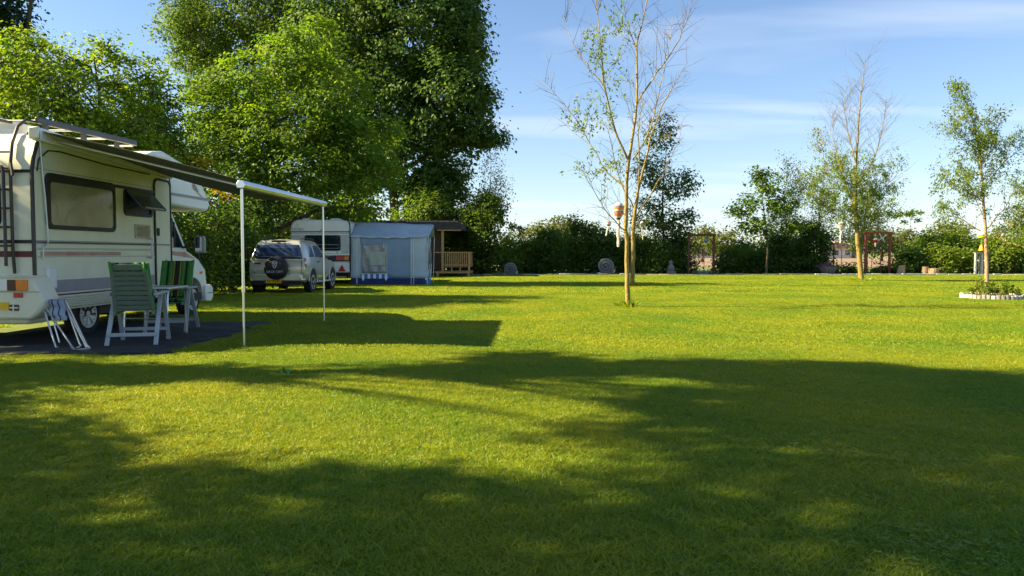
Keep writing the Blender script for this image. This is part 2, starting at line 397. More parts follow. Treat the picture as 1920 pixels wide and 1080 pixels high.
def scatter(name, label, pts, sources, smin, smax, seed):
    me = bpy.data.meshes.new(name); me.vertices.add(len(pts)); me.vertices.foreach_set('co', np.asarray(pts, dtype=np.float32).ravel()); me.update()
    o = bpy.data.objects.new(name, me); COL.objects.link(o); put(o, label, 'grass', kind='stuff')
    col = bpy.data.collections.new(name + '_source')
    for s in sources: col.objects.link(s)
    ng = bpy.data.node_groups.new(name, 'GeometryNodeTree')
    ng.interface.new_socket('Geometry', in_out='INPUT', socket_type='NodeSocketGeometry')
    ng.interface.new_socket('Geometry', in_out='OUTPUT', socket_type='NodeSocketGeometry')
    n = ng.nodes; l = ng.links
    gi = n.new('NodeGroupInput'); go = n.new('NodeGroupOutput'); ip = n.new('GeometryNodeInstanceOnPoints')
    ci = n.new('GeometryNodeCollectionInfo'); ci.inputs['Collection'].default_value = col
    ci.inputs['Separate Children'].default_value = True; ci.inputs['Reset Children'].default_value = True
    l.new(gi.outputs[0], ip.inputs['Points']); l.new(ci.outputs[0], ip.inputs['Instance']); ip.inputs['Pick Instance'].default_value = True
    ri = n.new('FunctionNodeRandomValue'); ri.data_type = 'INT'; ri.inputs['Seed'].default_value = seed
    for s in ri.inputs:
        if s.type == 'INT' and s.name == 'Min': s.default_value = 0
        if s.type == 'INT' and s.name == 'Max': s.default_value = len(sources) - 1
    l.new([s for s in ri.outputs if s.type == 'INT'][0], ip.inputs['Instance Index'])
    rr = n.new('FunctionNodeRandomValue'); rr.data_type = 'FLOAT_VECTOR'; rr.inputs['Seed'].default_value = seed + 1
    rr.inputs[0].default_value = (0, 0, 0); rr.inputs[1].default_value = (0, 0, 6.283)
    l.new(rr.outputs[0], ip.inputs['Rotation'])
    rs = n.new('FunctionNodeRandomValue'); rs.data_type = 'FLOAT'; rs.inputs['Seed'].default_value = seed + 2
    for s in rs.inputs:
        if s.type == 'VALUE' and s.name == 'Min': s.default_value = smin
        if s.type == 'VALUE' and s.name == 'Max': s.default_value = smax
    l.new([s for s in rs.outputs if s.type == 'VALUE'][0], ip.inputs['Scale'])
    l.new(ip.outputs[0], go.inputs[0])
    md = o.modifiers.new('scatter', 'NODES'); md.node_group = ng
    return o

def mat_clear(x, y, m=0.0):   # keep the grass off the ground sheet and the planted ring
    return not ((-8.6 - m < x < -4.34 + m + 0.02*math.sin(y*5)) and (9.05 - m < y < 13.35 + m)) and (x - RING[0])**2 + (y - RING[1])**2 > (0.80 + m)**2

RING = (13.33, 20.45)
def jitter_grid(x0, x1, y0, y1, st, seed, clear):
    r = random.Random(seed); out = []
    ny = int((y1 - y0) / st); nx = int((x1 - x0) / st)
    for j in range(ny):
        for i in range(nx):
            x = x0 + (i + r.random()) * st; y = y0 + (j + r.random()) * st
            if mat_clear(x, y, clear): out.append((x, y, 0.0))
    return out
near = [patch_object('grass_patch_near', 0.34, 760, 0.0044, 0.036, s) for s in range(6)]
midp = [patch_object('grass_patch_middle', 0.62, 900, 0.0085, 0.040, 20 + s) for s in range(5)]
farp = [patch_object('grass_patch_far', 1.6, 1500, 0.022, 0.040, 40 + s) for s in range(5)]
scatter('near_lawn_grass', 'short mown grass blades of the lawn in the foreground', jitter_grid(-8.5, 8.5, 1.2, 9.6, 0.175, 1, 0.16), near, 0.85, 1.2, 3)
scatter('middle_lawn_grass', 'short mown grass of the lawn beside the camper van', jitter_grid(-13, 18, 9.3, 23.2, 0.36, 2, 0.27), midp, 0.85, 1.2, 6)
scatter('far_lawn_grass', 'short mown grass of the far lawn towards the hedge', jitter_grid(-14, 34, 23.0, 42.6, 0.95, 4, 0.3), farp, 0.85, 1.15, 9)

def weed_patch(name, seed):          # clover and broad weed leaves low in the turf
    r = np.random.default_rng(seed); n = 46; c = np.c_[r.normal(0, .10, n), r.normal(0, .10, n), r.uniform(.012, .034, n)]; V = []; F = []; T_ = []
    for i in range(n):
        a = r.uniform(0, 6.28)
        for k in range(3):
            b = a + k*2.094; u = np.array([math.cos(b), math.sin(b), .25]); w_ = np.array([-math.sin(b), math.cos(b), 0]); s = r.uniform(.004, .008); o = len(V)
            V += [c[i], c[i] + u*s + w_*s*.7, c[i] + u*s*1.9, c[i] + u*s - w_*s*.7]; F += [(o, o+1, o+2), (o, o+2, o+3)]; T_ += [r.uniform(0, .5)]*4
    return tri_object(name, np.array(V), np.array(F), M['blade'], np.array(T_), link=False)
rr_ = random.Random(12)
wp = [(x, y, .004) for x, y in ((rr_.uniform(-7, 7), rr_.uniform(1.8, 9)) for _ in range(260)) if mat_clear(x, y, .25) and math.sin(x*1.3 + 2)*math.sin(y*1.1 + x*.4) > .1]
scatter('clover_in_lawn', 'clover and small broad leaves growing low in the foreground lawn', wp, [weed_patch('clover_patch', 60 + s) for s in range(3)], .8, 1.5, 15)
# ------------------------------------------------------------------ wheels (shared)
def wheel(parent, x, y, r, wd, side, spokes=5, rim_mat=None):
    """tyre with rim as its sub-part; side +1: outer face towards +x"""
    s = side
    ty = part('wheel', lathe([(r*.60, -wd/2), (r*.93, -wd/2), (r, -wd*.32), (r, wd*.32), (r*.93, wd/2), (r*.62, wd/2), (r*.60, wd*.30)], 32, (x, y, r), 'x'), M['tyre'], parent)
    b = MB()
    b.add(lathe([(r*.66, s*wd*.20), (r*.66, s*wd*.49), (r*.60, s*wd*.52), (r*.56, s*wd*.34), (r*.1, s*wd*.26), (0.002, s*wd*.26)], 28, (x, y, r), 'x'), 1)
    b.add(lathe([(r*.66, s*wd*.46), (r*.655, s*wd*.54), (r*.59, s*wd*.54), (r*.585, s*wd*.46)], 28, (x, y, r), 'x'))
    for k in range(spokes):
        a = 2*math.pi*k/spokes + .3
        for da in (-.16, .16):
            b.add(bar((x + s*wd*.42, y + r*.12*math.cos(a), r + r*.12*math.sin(a)), (x + s*wd*.47, y + r*.61*math.cos(a+da), r + r*.61*math.sin(a+da)), r*.10, wd*.12, (s, 0, 0)))
    b.add(lathe([(r*.17, s*wd*.34), (r*.15, s*wd*.52), (.002, s*wd*.54)], 16, (x, y, r), 'x'))
    b.build('rim', [rim_mat or M['alu_dull'], M['blackrub']], ty)
    return ty

# ------------------------------------------------------------------ camper van
cv = empty('camper_van', (-6.40, 9.95, 0), -0.029)
put(cv, 'cream camper van with red and brown stripes parked under the trees, awning out', 'camper van')
body = part('body', prism([(0,.46),(0,2.34),(.035,2.52),(.12,2.72),(.27,2.86),(.48,2.92),(3.72,2.95),(3.72,.46)], 'x', -2.2, 0), M['cream'], cv, bevel=.03)
part('floor_pan', box(-2.1, -.12, .15, 5.2, .30, .455), M['blackrub'], cv)
alc = part('sleeping_alcove', prism([(3.735,2.14),(5.25,2.10),(5.39,2.15),(5.43,2.29),(5.03,2.72),(4.3,2.97),(3.55,3.10),(3.22,3.05),(2.95,2.955),(3.735,2.955)], 'x', -2.19, -.008), M['white_van'], cv, bevel=.05)
MB().add(box(-.012, .004, 3.76, 5.405, 2.325, 2.375)).build('trim_strip', M['mauve'], alc)
MB().add(tube([(-.002, 3.745, 2.15), (-.002, 3.75, 2.5), (-.004, 3.66, 2.75), (-.006, 3.55, 2.90)], .012, 6)).build('edge_seal', M['blackrub'], alc)
lg = MB()    # small red brush lettering
for q in ([(4.62,2.60),(4.68,2.54),(4.74,2.50)], [(4.66,2.63),(4.72,2.52)], [(4.71,2.64),(4.76,2.50),(4.80,2.58)], [(4.76,2.60),(4.84,2.49)], [(4.82,2.55),(4.86,2.47),(4.90,2.52)], [(4.66,2.53),(4.86,2.46),(5.06,2.38)]):
    lg.add(tube([(.001, a, b) for a, b in q], .006, 4))
lg.build('lettering', M['pink'], alc)
# cab
arch = [(4.88 + .42*math.cos(R(a)), .34 + .42*math.sin(R(a))) for a in range(0, 181, 15)]
cab = part('cab', prism([(3.73,.40),(3.73,2.10),(3.98,2.10),(4.62,1.30),(5.12,1.12),(5.42,.90),(5.47,.58),(5.47,.34)] + arch + [(4.44,.40)], 'x', -2.06, -.13), M['white_van'], cv, bevel=.035)
part('wheel_housing', box(-1.95, -.30, 4.4, 5.36, .30, .86), M['blackrub'], cv)
bp = MB().add(prism([(5.30,.27),(5.30,.60),(5.58,.60),(5.66,.52),(5.66,.34),(5.58,.25)], 'x', -2.12, -.07)).build('front_bumper', M['white_van'], cv, bevel=.03)
MB().add(box(-2.13, -.06, 5.36, 5.672, .425, .437)).build('bumper_groove', M['blackrub'], bp)
cw = MB().add(prism([(3.83,1.36),(3.83,2.0),(3.98,1.98),(4.46,1.36)], 'x', -.135, -.122)).build('side_window', M['darkglass'], cab)
MB().add(bar((-.118, 4.10, 1.36), (-.118, 4.10, 1.84), .03, .01, (1,0,0))).build('window_post', M['blackrub'], cab)
MB().add(prism([(4.02,2.06),(4.60,1.34),(4.63,1.36),(4.05,2.08)], 'x', -1.98, -.21)).build('windscreen', M['darkglass'], cab)
MB().add(prism([(3.78,1.24),(3.78,1.30),(4.55,1.27),(4.95,1.14),(4.72,1.16)], 'x', -.134, -.124)).build('red_flash', M['pink'], cab)
MB().add(box(-.14, -.118, 5.16, 5.27, .83, .88)).build('indicator', M['orange'], cab)
MB().add(box(-.133, -.125, 3.76, 4.40, .78, .79)).build('panel_gap', M['blackrub'], cab)
mi = MB().add(tube([(-.13, 4.42, 1.36), (.02, 4.52, 1.40), (.10, 4.54, 1.42)], .022, 6)).build('mirror_arm', M['blackrub'], cv)
MB().add(xf(prism(rrect(-.095, .095, -.17, .17, .05), 'y', -.04, .05), Matrix.Translation((.17, 4.55, 1.42)))).build('mirror_shell', M['mauve'], mi, bevel=.015)
MB().add(xf(prism(rrect(-.078, .060, -.15, .15, .04), 'y', -.048, -.038), Matrix.Translation((.17, 4.55, 1.42)))).build('mirror_glass', mat('mirror_glass', (.8,.82,.86), .03, 1.0), mi)
for x, y, s in ((-.22, 1.33, 1), (-1.98, 1.33, -1), (-.26, 4.88, 1), (-1.94, 4.88, -1)): wheel(cv, x, y, .325, .20, s, 7)
# right-hand wall
rail = MB().add(box(-.01, .022, .0, 3.10, 1.385, 1.43)).build('belt_rail', M['mauve'], cv, bevel=.006)
MB().add(box(.0221, .026, .0, 3.10, 1.395, 1.408)).build('rail_insert', M['blackrub'], rail)
st = part('stripe', box(-.002, .003, .10, 2.05, 1.215, 1.275), M['pink'], cv)
for z in (1.315, 1.298, 1.198): part('pin_stripe', box(-.002, .003, .03, 3.10, z, z+.008), M['mauve'], cv)
part('grey_band', box(-.002, .003, .13, 3.10, .70, .875), M['mauve'], cv)
part('red_line', box(-.002, .005, .36, 3.10, .655, .677), M['darkred'], cv)
for k in range(6): part('skirt_rib', box(-.004, .014, .30, 3.08, .448 + k*.033, .472 + k*.033), M['cream_rib'], cv, bevel=.006)
part('seam', box(-.002, .004, .03, 3.08, 2.392, 2.400), M['mauve'], cv)
# big window
wf = MB().add(ringprism(rrect(.22, 1.89, 1.585, 2.36, .10), rrect(.30, 1.84, 1.645, 2.24, .06), 'x', -.01, .035)).build('window', M['blackrub'], cv, bevel=.006)
M['dusty'] = mat('dusty_acrylic_pane', (.27, .245, .15), .12, col2=(.36, .33, .21), scale=2.5, spec=.6, bump=.08, bscale=5)
MB().add(prism(rrect(.28, 1.86, 1.625, 2.26, .06), 'x', .004, .018)).build('pane', M['dusty'], wf)
sc = MB()
for q in ([(.36,1.98),(.44,1.92),(.47,1.80),(.40,1.72)], [(.74,2.0),(.86,2.12),(.92,2.14)], [(.62,1.97),(.9,1.99),(1.14,1.98)], [(.62,1.70),(.72,1.84),(.86,1.92)], [(.36,2.02),(.42,1.95)]):
    sc.add(tube([(.0185, a, b) for a, b in q], .007, 4))
sc.build('scratch', mat('pale_scratches', (.40,.37,.27), .8), wf)
MB().add(box(-.004, .030, 1.86, 3.10, 2.30, 2.345)).build('window_rail', M['blackrub'], cv)
# small hinged window standing open
w2 = MB().add(ringprism(rrect(2.16, 3.05, 1.87, 2.31, .09), rrect(2.21, 3.0, 1.92, 2.27, .06), 'x', -.01, .03)).build('window', M['blackrub'], cv)
MB().add(prism(rrect(2.19, 3.02, 1.90, 2.29, .06), 'x', .001, .006)).build('shaded_interior_panel', M['blackrub'], w2)  # flat black panel painted as the shaded interior behind the open pane
hp = MB().add(prism(rrect(2.20, 3.01, 0, .42, .06), 'x', 0, .022)).build('pane', M['tintedpane'], w2, bevel=.005)
hp.location = (.03, 0, 2.30); hp.rotation_euler = (0, R(180 - 42), 0)
MB().add(box(-.004, .030, 2.30, 2.92, .385, .405)).build('pane_catch', M['white'], w2).matrix_local = Matrix.Translation((.03, 0, 2.30)) @ Matrix.Rotation(R(180 - 42), 4, 'Y')
for yy in (2.28, 2.93): MB().add(tube([(.01, yy, 1.99), (.24, yy, 2.04)], .008, 6)).build('stay', M['blackrub'], w2)
g = MB().add(ringprism(rrect(2.48, 2.97, 1.50, 1.74, .015), rrect(2.51, 2.94, 1.525, 1.715, .01), 'x', -.005, .02)).build('vent_grille', M['grille'], cv)
for k in range(9): MB().add(box(.0, .016, 2.51, 2.94, 1.53 + k*.021, 1.542 + k*.021)).build('slat', M['grille'], g)
MB().add(box(-.002, .002, 2.50, 2.95, 1.52, 1.72)).build('backing', M['ink'], g)
g = MB().add(ringprism(rrect(2.62, 2.96, .80, 1.02, .01), rrect(2.64, 2.94, .82, 1.0, .01), 'x', -.005, .014)).build('vent_grille', M['white'], cv)
for k in range(8): MB().add(box(.0, .012, 2.64, 2.94, .823 + k*.0215, .835 + k*.0215)).build('slat', M['white'], g)
# door
dr = MB().add(ringprism(rrect(3.12, 3.72, .56, 2.58, .13), rrect(3.155, 3.685, .60, 2.545, .10), 'x', -.004, .024)).build('door', M['blackrub'], cv)
MB().add(prism(rrect(3.16, 3.68, .605, 2.54, .10), 'x', -.004, .012)).build('leaf', M['cream'], dr)
MB().add(prism(rrect(3.19, 3.27, 1.56, 1.70, .03), 'x', .012, .03)).build('handle', M['blackrub'], dr)
MB().add(box(.010, .024, 3.17, 3.67, 1.39, 1.42)).build('rail', M['mauve'], dr)
gh = MB().add(tube([(.02, 2.93, 1.50), (.09, 2.91, 1.51), (.10, 2.86, 1.42), (.10, 2.84, 1.30), (.09, 2.88, 1.185), (.02, 3.06, 1.18)], .017, 8)).build('grab_handle', M['white'], cv)
part('hookup_box', box(-.01, .055, .17, .36, .76, 1.05), M['white'], cv, bevel=.02)
part('crank_rod', tube([(.03, .10, 2.86), (.035, .13, 2.40), (.04, .17, 1.98), (.04, .20, 1.55), (.04, .20, 1.40), (.045, .09, 1.32), (.045, .09, 1.17)], .011, 6), M['alu_dull'], cv)
part('cable', tube([(.012, .06, 2.36), (.012, .10, 2.52), (.012, .3, 2.66), (.012, .55, 2.68), (.012, 1.0, 2.66), (.012, 1.7, 2.63), (.012, 3.0, 2.62)], .010, 6), M['blackrub'], cv)
# rear
part('corner_trim', tube([(-.012, -.012, .95), (-.012, -.012, 2.34), (-.012, .025, 2.53), (-.012, .11, 2.73), (-.012, .25, 2.87)], .026, 8), M['browntube'], cv)
part('corner_trim', tube([(-2.19, -.012, .95), (-2.19, -.012, 2.34), (-2.19, .025, 2.53), (-2.19, .11, 2.73), (-2.19, .25, 2.87)], .026, 8), M['browntube'], cv)
part('rear_rail', box(-2.2, 0, -.016, .01, 2.33, 2.37), M['blackrub'], cv)
part('rear_rail', box(-2.2, 0, -.016, .01, 1.385, 1.43), M['blackrub'], cv)
part('rear_stripe', box(-2.2, 0, -.008, .01, 1.20, 1.28), M['darkred'], cv)
part('rear_window', prism(rrect(-1.75, -.45, 1.62, 2.22, .08), 'y', -.02, .01), M['darkglass'], cv)
for x in (-.26, -.33, -.62, -.69):
    top = [(x, -.05, .98), (x, -.07, 1.3), (x, -.07, 2.42), (x, -.02, 2.72), (x, .10, 2.96), (x, .25, 3.07), (x, .48, 3.08)] if x in (-.26, -.62) else [(x, -.11, 1.08), (x, -.11, 2.30), (x - .03, -.09, 2.40), (x - .12, -.08, 2.42)]
    part('ladder_tube', tube(top, .021, 8), M['browntube'], cv)
for z in (1.35, 1.60, 1.85, 2.10, 2.38, 2.60): part('ladder_rung', tube([(-.26, -.07 if z < 2.5 else -.03, z), (-.62, -.07 if z < 2.5 else -.03, z)], .014, 6), M['browntube'], cv)
part('bike_rack_hook', bar((-.24, -.09, 2.45), (-.19, -.13, 2.28), .025, .05), M['blackrub'], cv)
rb = part('rear_bumper', prism([(.04,.955),(.19,.65),(.19,.57),(.12,.45),(.03,.37),(-2.23,.37),(-2.32,.45),(-2.39,.57),(-2.39,.65),(-2.24,.955)], 'y', -.17, .20), M['cream'], cv, bevel=.035)
part('bumper_lip', box(-2.30, .10, -.185, -.165, .925, .955), M['cream_rib'], rb, bevel=.006)
part('bumper_groove', box(-2.36, .15, -.176, -.165, .735, .745), M['mauve'], rb)
part('rear_valance', box(-2.1, -.05, -.10, .3, .30, .42), M['cream_rib'], cv, bevel=.03)
for s in (0, 1):
    X = (lambda a: a) if s == 0 else (lambda a: -2.2 - a)
    for nm, a, b, z0, z1, mm in (('tail_lamp', -.155, .0, .755, .90, 'orange'), ('tail_lamp', -.27, -.157, .755, .90, 'darkredlens'), ('tail_lamp', -.48, -.272, .755, .90, 'white'), ('reflector', -.19, -.07, .665, .728, 'red')):
        part(nm, box(min(X(a), X(b)), max(X(a), X(b)), -.19, -.165, z0, z1), M[mm], rb, bevel=.004)
pl = part('number_plate', box(-.78, -.26, -.19, -.165, .50, .60), M['yellowplate'], cv)
fs = part('flag_sticker', box(-.25, -.13, -.185, -.165, .49, .57), M['darkredlens'], cv)
MB().add(box(-.25, -.13, -.188, -.1855, .522, .538)).add(box(-.205, -.189, -.1885, -.1857, .49, .57)).build('cross', M['white'], fs)
# roof
for x in (-.22, -1.98):
    part('roof_rail', bar((x, .42, 3.10), (x, 3.0, 3.16), .05, .09), M['rackgrey'], cv, bevel=.01)
    for yy in (.6, 1.5, 2.4): part('rail_foot', bar((x, yy, 2.90), (x, yy, 3.08), .05, .08, (0, 1, 0)), M['rackgrey'], cv)
for yy in (.48, 1.3, 2.1, 2.9): part('roof_bar', tube([(-.22, yy, 3.10), (-1.98, yy, 3.10)], .016, 6), M['alu_dull'], cv)
part('roof_hatch', prism([(-.95,2.93),(-.92,3.06),(-.80,3.16),(-1.4,3.17),(-1.52,3.08),(-1.55,2.93)], 'y', .55, 1.25), M['white'], cv, bevel=.04)
part('roof_hatch', prism([(-.85,2.93),(-.83,3.00),(-.78,3.03),(-1.38,3.03),(-1.42,3.0),(-1.45,2.93)], 'y', 2.0, 2.6), M['white'], cv, bevel=.02)
# wind-out awning of the camper
aw0, aw1 = .06, 3.62
cs = part('awning_case', prism([(aw0 - .04, 2.76), (aw0 - .04, 2.93), (aw1 + .04, 2.77), (aw1 + .04, 2.61)], 'x', -.03, .10), M['white'], cv, bevel=.02)
part('case_end', box(-.035, .105, aw0 - .09, aw0 - .041, 2.775, 2.94), M['alu_dull'], cs, bevel=.015)
OX, OZ = 2.86, 2.145        # outer rail
aw = MB().add(sheet(lambda u, v: (.09 + (OX - .09)*u, aw0 + (aw1 - aw0)*v - .16*u*(1 - v) , 2.89 - .25*v + (OZ + .06 - .04*v - 2.89 + .25*v)*u + math.sin(math.pi*u)*(.03 - .15*v + .01*math.sin(v*9))), 14, 14)).build('awning_canopy', M['awning'], cv)
solid(aw, .004)
ar = MB().add(prism([(OX-.05,OZ-.045),(OX+.05,OZ-.045),(OX+.07,OZ),(OX+.045,OZ+.055),(OX-.03,OZ+.06),(OX-.06,OZ+.01)], 'y', aw0 - .22, aw1 + .06)).build('front_rail', M['alu'], aw, bevel=.008)
for yy in (aw0 - .18, aw1): 
    MB().add(tube([(OX, yy, OZ - .05), (OX, yy, .75)], .019, 8)).add(tube([(OX, yy, .80), (OX, yy, .0)], .014, 8)).add(tube([(OX, yy, .82), (OX, yy, .74)], .023, 8)).build('support_pole', M['alu'], aw)
MB().add(tube([(.10, aw1 - .3, 2.80), (OX - .05, aw1 - .05, OZ)], .016, 6)).build('tension_arm', M['alu_dull'], aw)
MB().add(tube([(.10, aw0 + .3, 2.80), (OX - .05, aw0 - .1, OZ)], .016, 6)).build('tension_arm', M['alu_dull'], aw)

# ground sheet in front of the camper
rs = random.Random(3)
def matfn(u, v):
    x = -7.6 + (3.25 + .05*math.sin(v*17) + .04*math.sin(v*41 + 1))*u; y = 9.02 + 4.35*v + (.05*math.sin(u*13) + .12*u)*(1 - v) + .06*u*math.sin(u*8)*v
    h = .012 + .012*math.sin(u*11 + v*7) * math.sin(v*19 - u*5) + .008*math.sin(v*33 + u*21)
    e = min(1, min(u, 1 - u, v, 1 - v)*14)
    return (x, y, .014 + max(-.006, h)*e)
gm = MB().add(sheet(matfn, 40, 48)).build('ground_sheet', M['mat'], smooth=60); solid(gm, .006)
put(gm, 'dark grey ground sheet spread on the grass beside the camper van', 'ground sheet')

# ------------------------------------------------------------------ recliner chairs
def recliner(name, loc, rz, label, group):
    t = empty(name, loc, rz); put(t, label, 'chair', group)
    g, lg = M['chairgreen'], M['chairleg']
    ang = R(22)                      # backrest leans backwards
    def bk(x, s, o=0.0): return (x, -.20 - math.sin(ang)*s - math.cos(ang)*o, .44 + math.cos(ang)*s - math.sin(ang)*o)
    for sx in (-1, 1):
        part('back_rail', bar(bk(sx*.235, -.06), bk(sx*.205, .62), .045, .035, (0, 1, 0)), g, t, bevel=.008)
        part('armrest', prism([(-.30,.655),(-.30,.69),(-.10,.70),(.22,.705),(.29,.69),(.29,.672),(.20,.665)], 'x', sx*.295 - .032, sx*.295 + .032), lg, t, bevel=.01)
        part('leg', bar((sx*.295, .10, .66), (sx*.30, .33, 0), .03, .055, (1, 0, 0)), lg, t, bevel=.006)
        part('leg', bar((sx*.285, -.02, .66), (sx*.30, -.38, 0), .03, .055, (1, 0, 0)), lg, t, bevel=.006)
        part('seat_rail', bar((sx*.24, -.24, .42), (sx*.24, .30, .44), .035, .05), g, t, bevel=.006)
    part('cross_bar', bar((-.30, -.34, .14), (.30, -.34, .14), .03, .05), lg, t, bevel=.006)
    part('cross_bar', bar((-.30, .27, .16), (.30, .27, .16), .03, .05), lg, t, bevel=.006)
    for k in range(8):
        s0 = .03 + k*.071; wv = .225 - .028*k/8
        part('back_slat', bar(bk(-wv, s0 + .032, -.004), bk(wv, s0 + .032, -.004), .066, .014, (0, math.sin(ang), -math.cos(ang))) if False else
             sheet_slat(bk, wv, s0, .059), g, t, bevel=.003)
    part('back_top', MBtop(bk), g, t, bevel=.008)
    for k in range(6): part('seat_slat', box(-.235, .235, -.22 + k*.088, -.22 + k*.088 + .07, .445, .46), g, t, bevel=.004)
    return t
def sheet_slat(bk, wv, s0, h):
    v = []
    for o in (-.008, .012):
        for x, s in ((-wv, s0), (wv, s0), (wv, s0 + h), (-wv, s0 + h)): v.append(bk(x, s, o))
    return v, [(0,1,2,3),(7,6,5,4),(0,4,5,1),(1,5,6,2),(2,6,7,3),(3,7,4,0)]
def MBtop(bk):
    v = []; pl = [(-.205,.60),(.205,.60),(.20,.65),(.15,.69),(-.15,.69),(-.20,.65)]
    for o in (-.010, .014): v += [bk(x, s, o) for x, s in pl]
    return v, [tuple(range(6)), tuple(range(11, 5, -1))] + [(k, (k+1) % 6, 6 + (k+1) % 6, 6 + k) for k in range(6)]
def cushion(loc, rz, label, wide=.245):
    """padded seat and back cushion with lengthwise stripes, strapped over the chair"""
    ang = R(22); t = empty('chair_cushion', loc, rz); put(t, label, 'cushion', 'striped chair cushions')
    cols = [('cushion', -1, -.62), ('cushdark', -.62, -.52), ('cushion', -.52, -.24), ('cushochre', -.24, -.14), ('cushdark', -.14, .14), ('cushochre', .14, .24), ('cushion', .24, .52), ('cushdark', .52, .62), ('cushion', .62, 1)]
    for m, a, b in cols:
        q = MB(); n = 14
        def fn(u, v, a=a, b=b):
            x = (a + (b - a)*u)*wide; puff = .012*math.sin(math.pi*u)
            L_ = v*1.13
            if L_ < .48:
                return (x, .28 - L_, .505 + puff + .008*math.sin(v*40))
            s = L_ - .48
            return (x*(1 - .10*max(0, s - .6)), -.20 - math.sin(ang)*s + .055*math.cos(ang) + puff, .475 + math.cos(ang)*s + .055*math.sin(ang))
        o = MB().add(sheet(fn, 3, 26)).build('stripe', M[m], t, smooth=70); s_ = o.modifiers.new('thickness', 'SOLIDIFY'); s_.thickness = .045; s_.offset = -1
    for sx in (-1, 1):
        MB().add(tube([(sx*wide*.92, -.20 - math.sin(ang)*.62 + .05, .475 + math.cos(ang)*.60), (sx*wide*.86, -.20 - math.sin(ang)*.71 - .02, .46 + math.cos(ang)*.69), (sx*wide*.80, -.20 - math.sin(ang)*.57 - .05, .44 + math.cos(ang)*.57)], .018, 6)).build('strap', M['cushion'], t)
    return t
c1 = ((-5.12, 10.12, .03), R(12)); c2 = ((-5.42, 11.75, .03), R(188))
recliner('recliner_chair', *c1, 'grey green slatted recliner chair seen from behind, back towards the camera', 'garden recliner chairs')
recliner('recliner_chair', *c2, 'recliner chair facing the camera with its striped cushion on the backrest', 'garden recliner chairs')
cushion(*c1, 'green cushion on the chair whose slatted back faces the camera')
cushion(*c2, 'green cushion with dark and ochre stripes facing the camera beyond the table', .25)

# folding table between the chairs
tb = empty('camping_table', (-5.28, 10.93, .03)); put(tb, 'small grey folding table between the two recliner chairs', 'table')
part('table_top', prism(rrect(-.36, .36, -.34, .34, .04), 'z', .705, .735), M['alu_dull'], tb, bevel=.008)
for sx in (-1, 1):
    x = sx*.31
    part('leg_frame', tube([(x, -.32, 0), (x, -.30, .3), (x, -.27, .64), (x, -.22, .70), (x, .22, .70), (x, .27, .64), (x, .30, .3), (x, .32, 0)], .013, 8), M['alu'], tb)
part('stretcher', tube([(-.31, -.30, .28), (.31, -.30, .28)], .010, 6), M['alu'], tb)
part('stretcher', tube([(-.31, .30, .28), (.31, .30, .28)], .010, 6), M['alu'], tb)

# folded stool leaning on the camper
fs = empty('folded_stool', (-5.75, 9.5, .03)); put(fs, 'folded aluminium stool with grey blue cloth leaning on the camper van corner', 'stool')
def SP(X, Y, d): return P(60 + X/7.714, 540 + Y/7.714, d) - Vector((-5.75, 9.5, .03))
fa = [SP(375, 900, 9.52), SP(345, 850, 9.55), SP(165, 290, 9.93), SP(172, 225, 9.96), SP(235, 190, 9.97), SP(440, 175, 9.97), SP(470, 210, 9.95), SP(690, 800, 9.66), SP(715, 835, 9.63)]
part('frame', tube(fa, .0115, 8), M['alu'], fs)
fb = [SP(610, 895, 9.42), SP(560, 820, 9.46), SP(190, 270, 9.90), SP(200, 215, 9.93), SP(260, 185, 9.94), SP(470, 165, 9.94), SP(505, 215, 9.92), SP(800, 830, 9.54), SP(835, 860, 9.50)]
part('frame', tube(fb, .0115, 8), M['alu'], fs)
part('frame', tube([SP(250, 270, 9.92), SP(400, 790, 9.56)], .010, 8), M['alu'], fs)
part('frame', tube([SP(455, 200, 9.94), SP(790, 860, 9.52)], .010, 8), M['alu'], fs)
part('foot', tube([SP(365, 860, 9.54), SP(400, 905, 9.50), SP(450, 905, 9.50), SP(560, 890, 9.52)], .016, 8), M['mauve'], fs)
part('foot', tube([SP(570, 840, 9.44), SP(620, 905, 9.40), SP(700, 895, 9.40), SP(850, 868, 9.46)], .016, 8), M['mauve'], fs)
part('foot', tube([SP(640, 875, 9.60), SP(715, 835, 9.63)], .013, 8), M['alu_dull'], fs)
def clothfn(u, v):
    a = SP(250 + 230*u + 20*v, 165 + 300*v, 9.93 - .17*v)
    return a + Vector((0, -.03*math.sin(math.pi*u) - .02*math.sin(v*12), .01*math.sin(v*16)))
solid(MB().add(sheet(clothfn, 8, 14)).build('seat_cloth', M['stoolcloth'], fs), .01)
for a in (.3, .68): part('strap', tube([clothfn(a, v/10.) + Vector((0, -.012, 0)) for v in range(11)], .006, 5), M['ink'], fs)
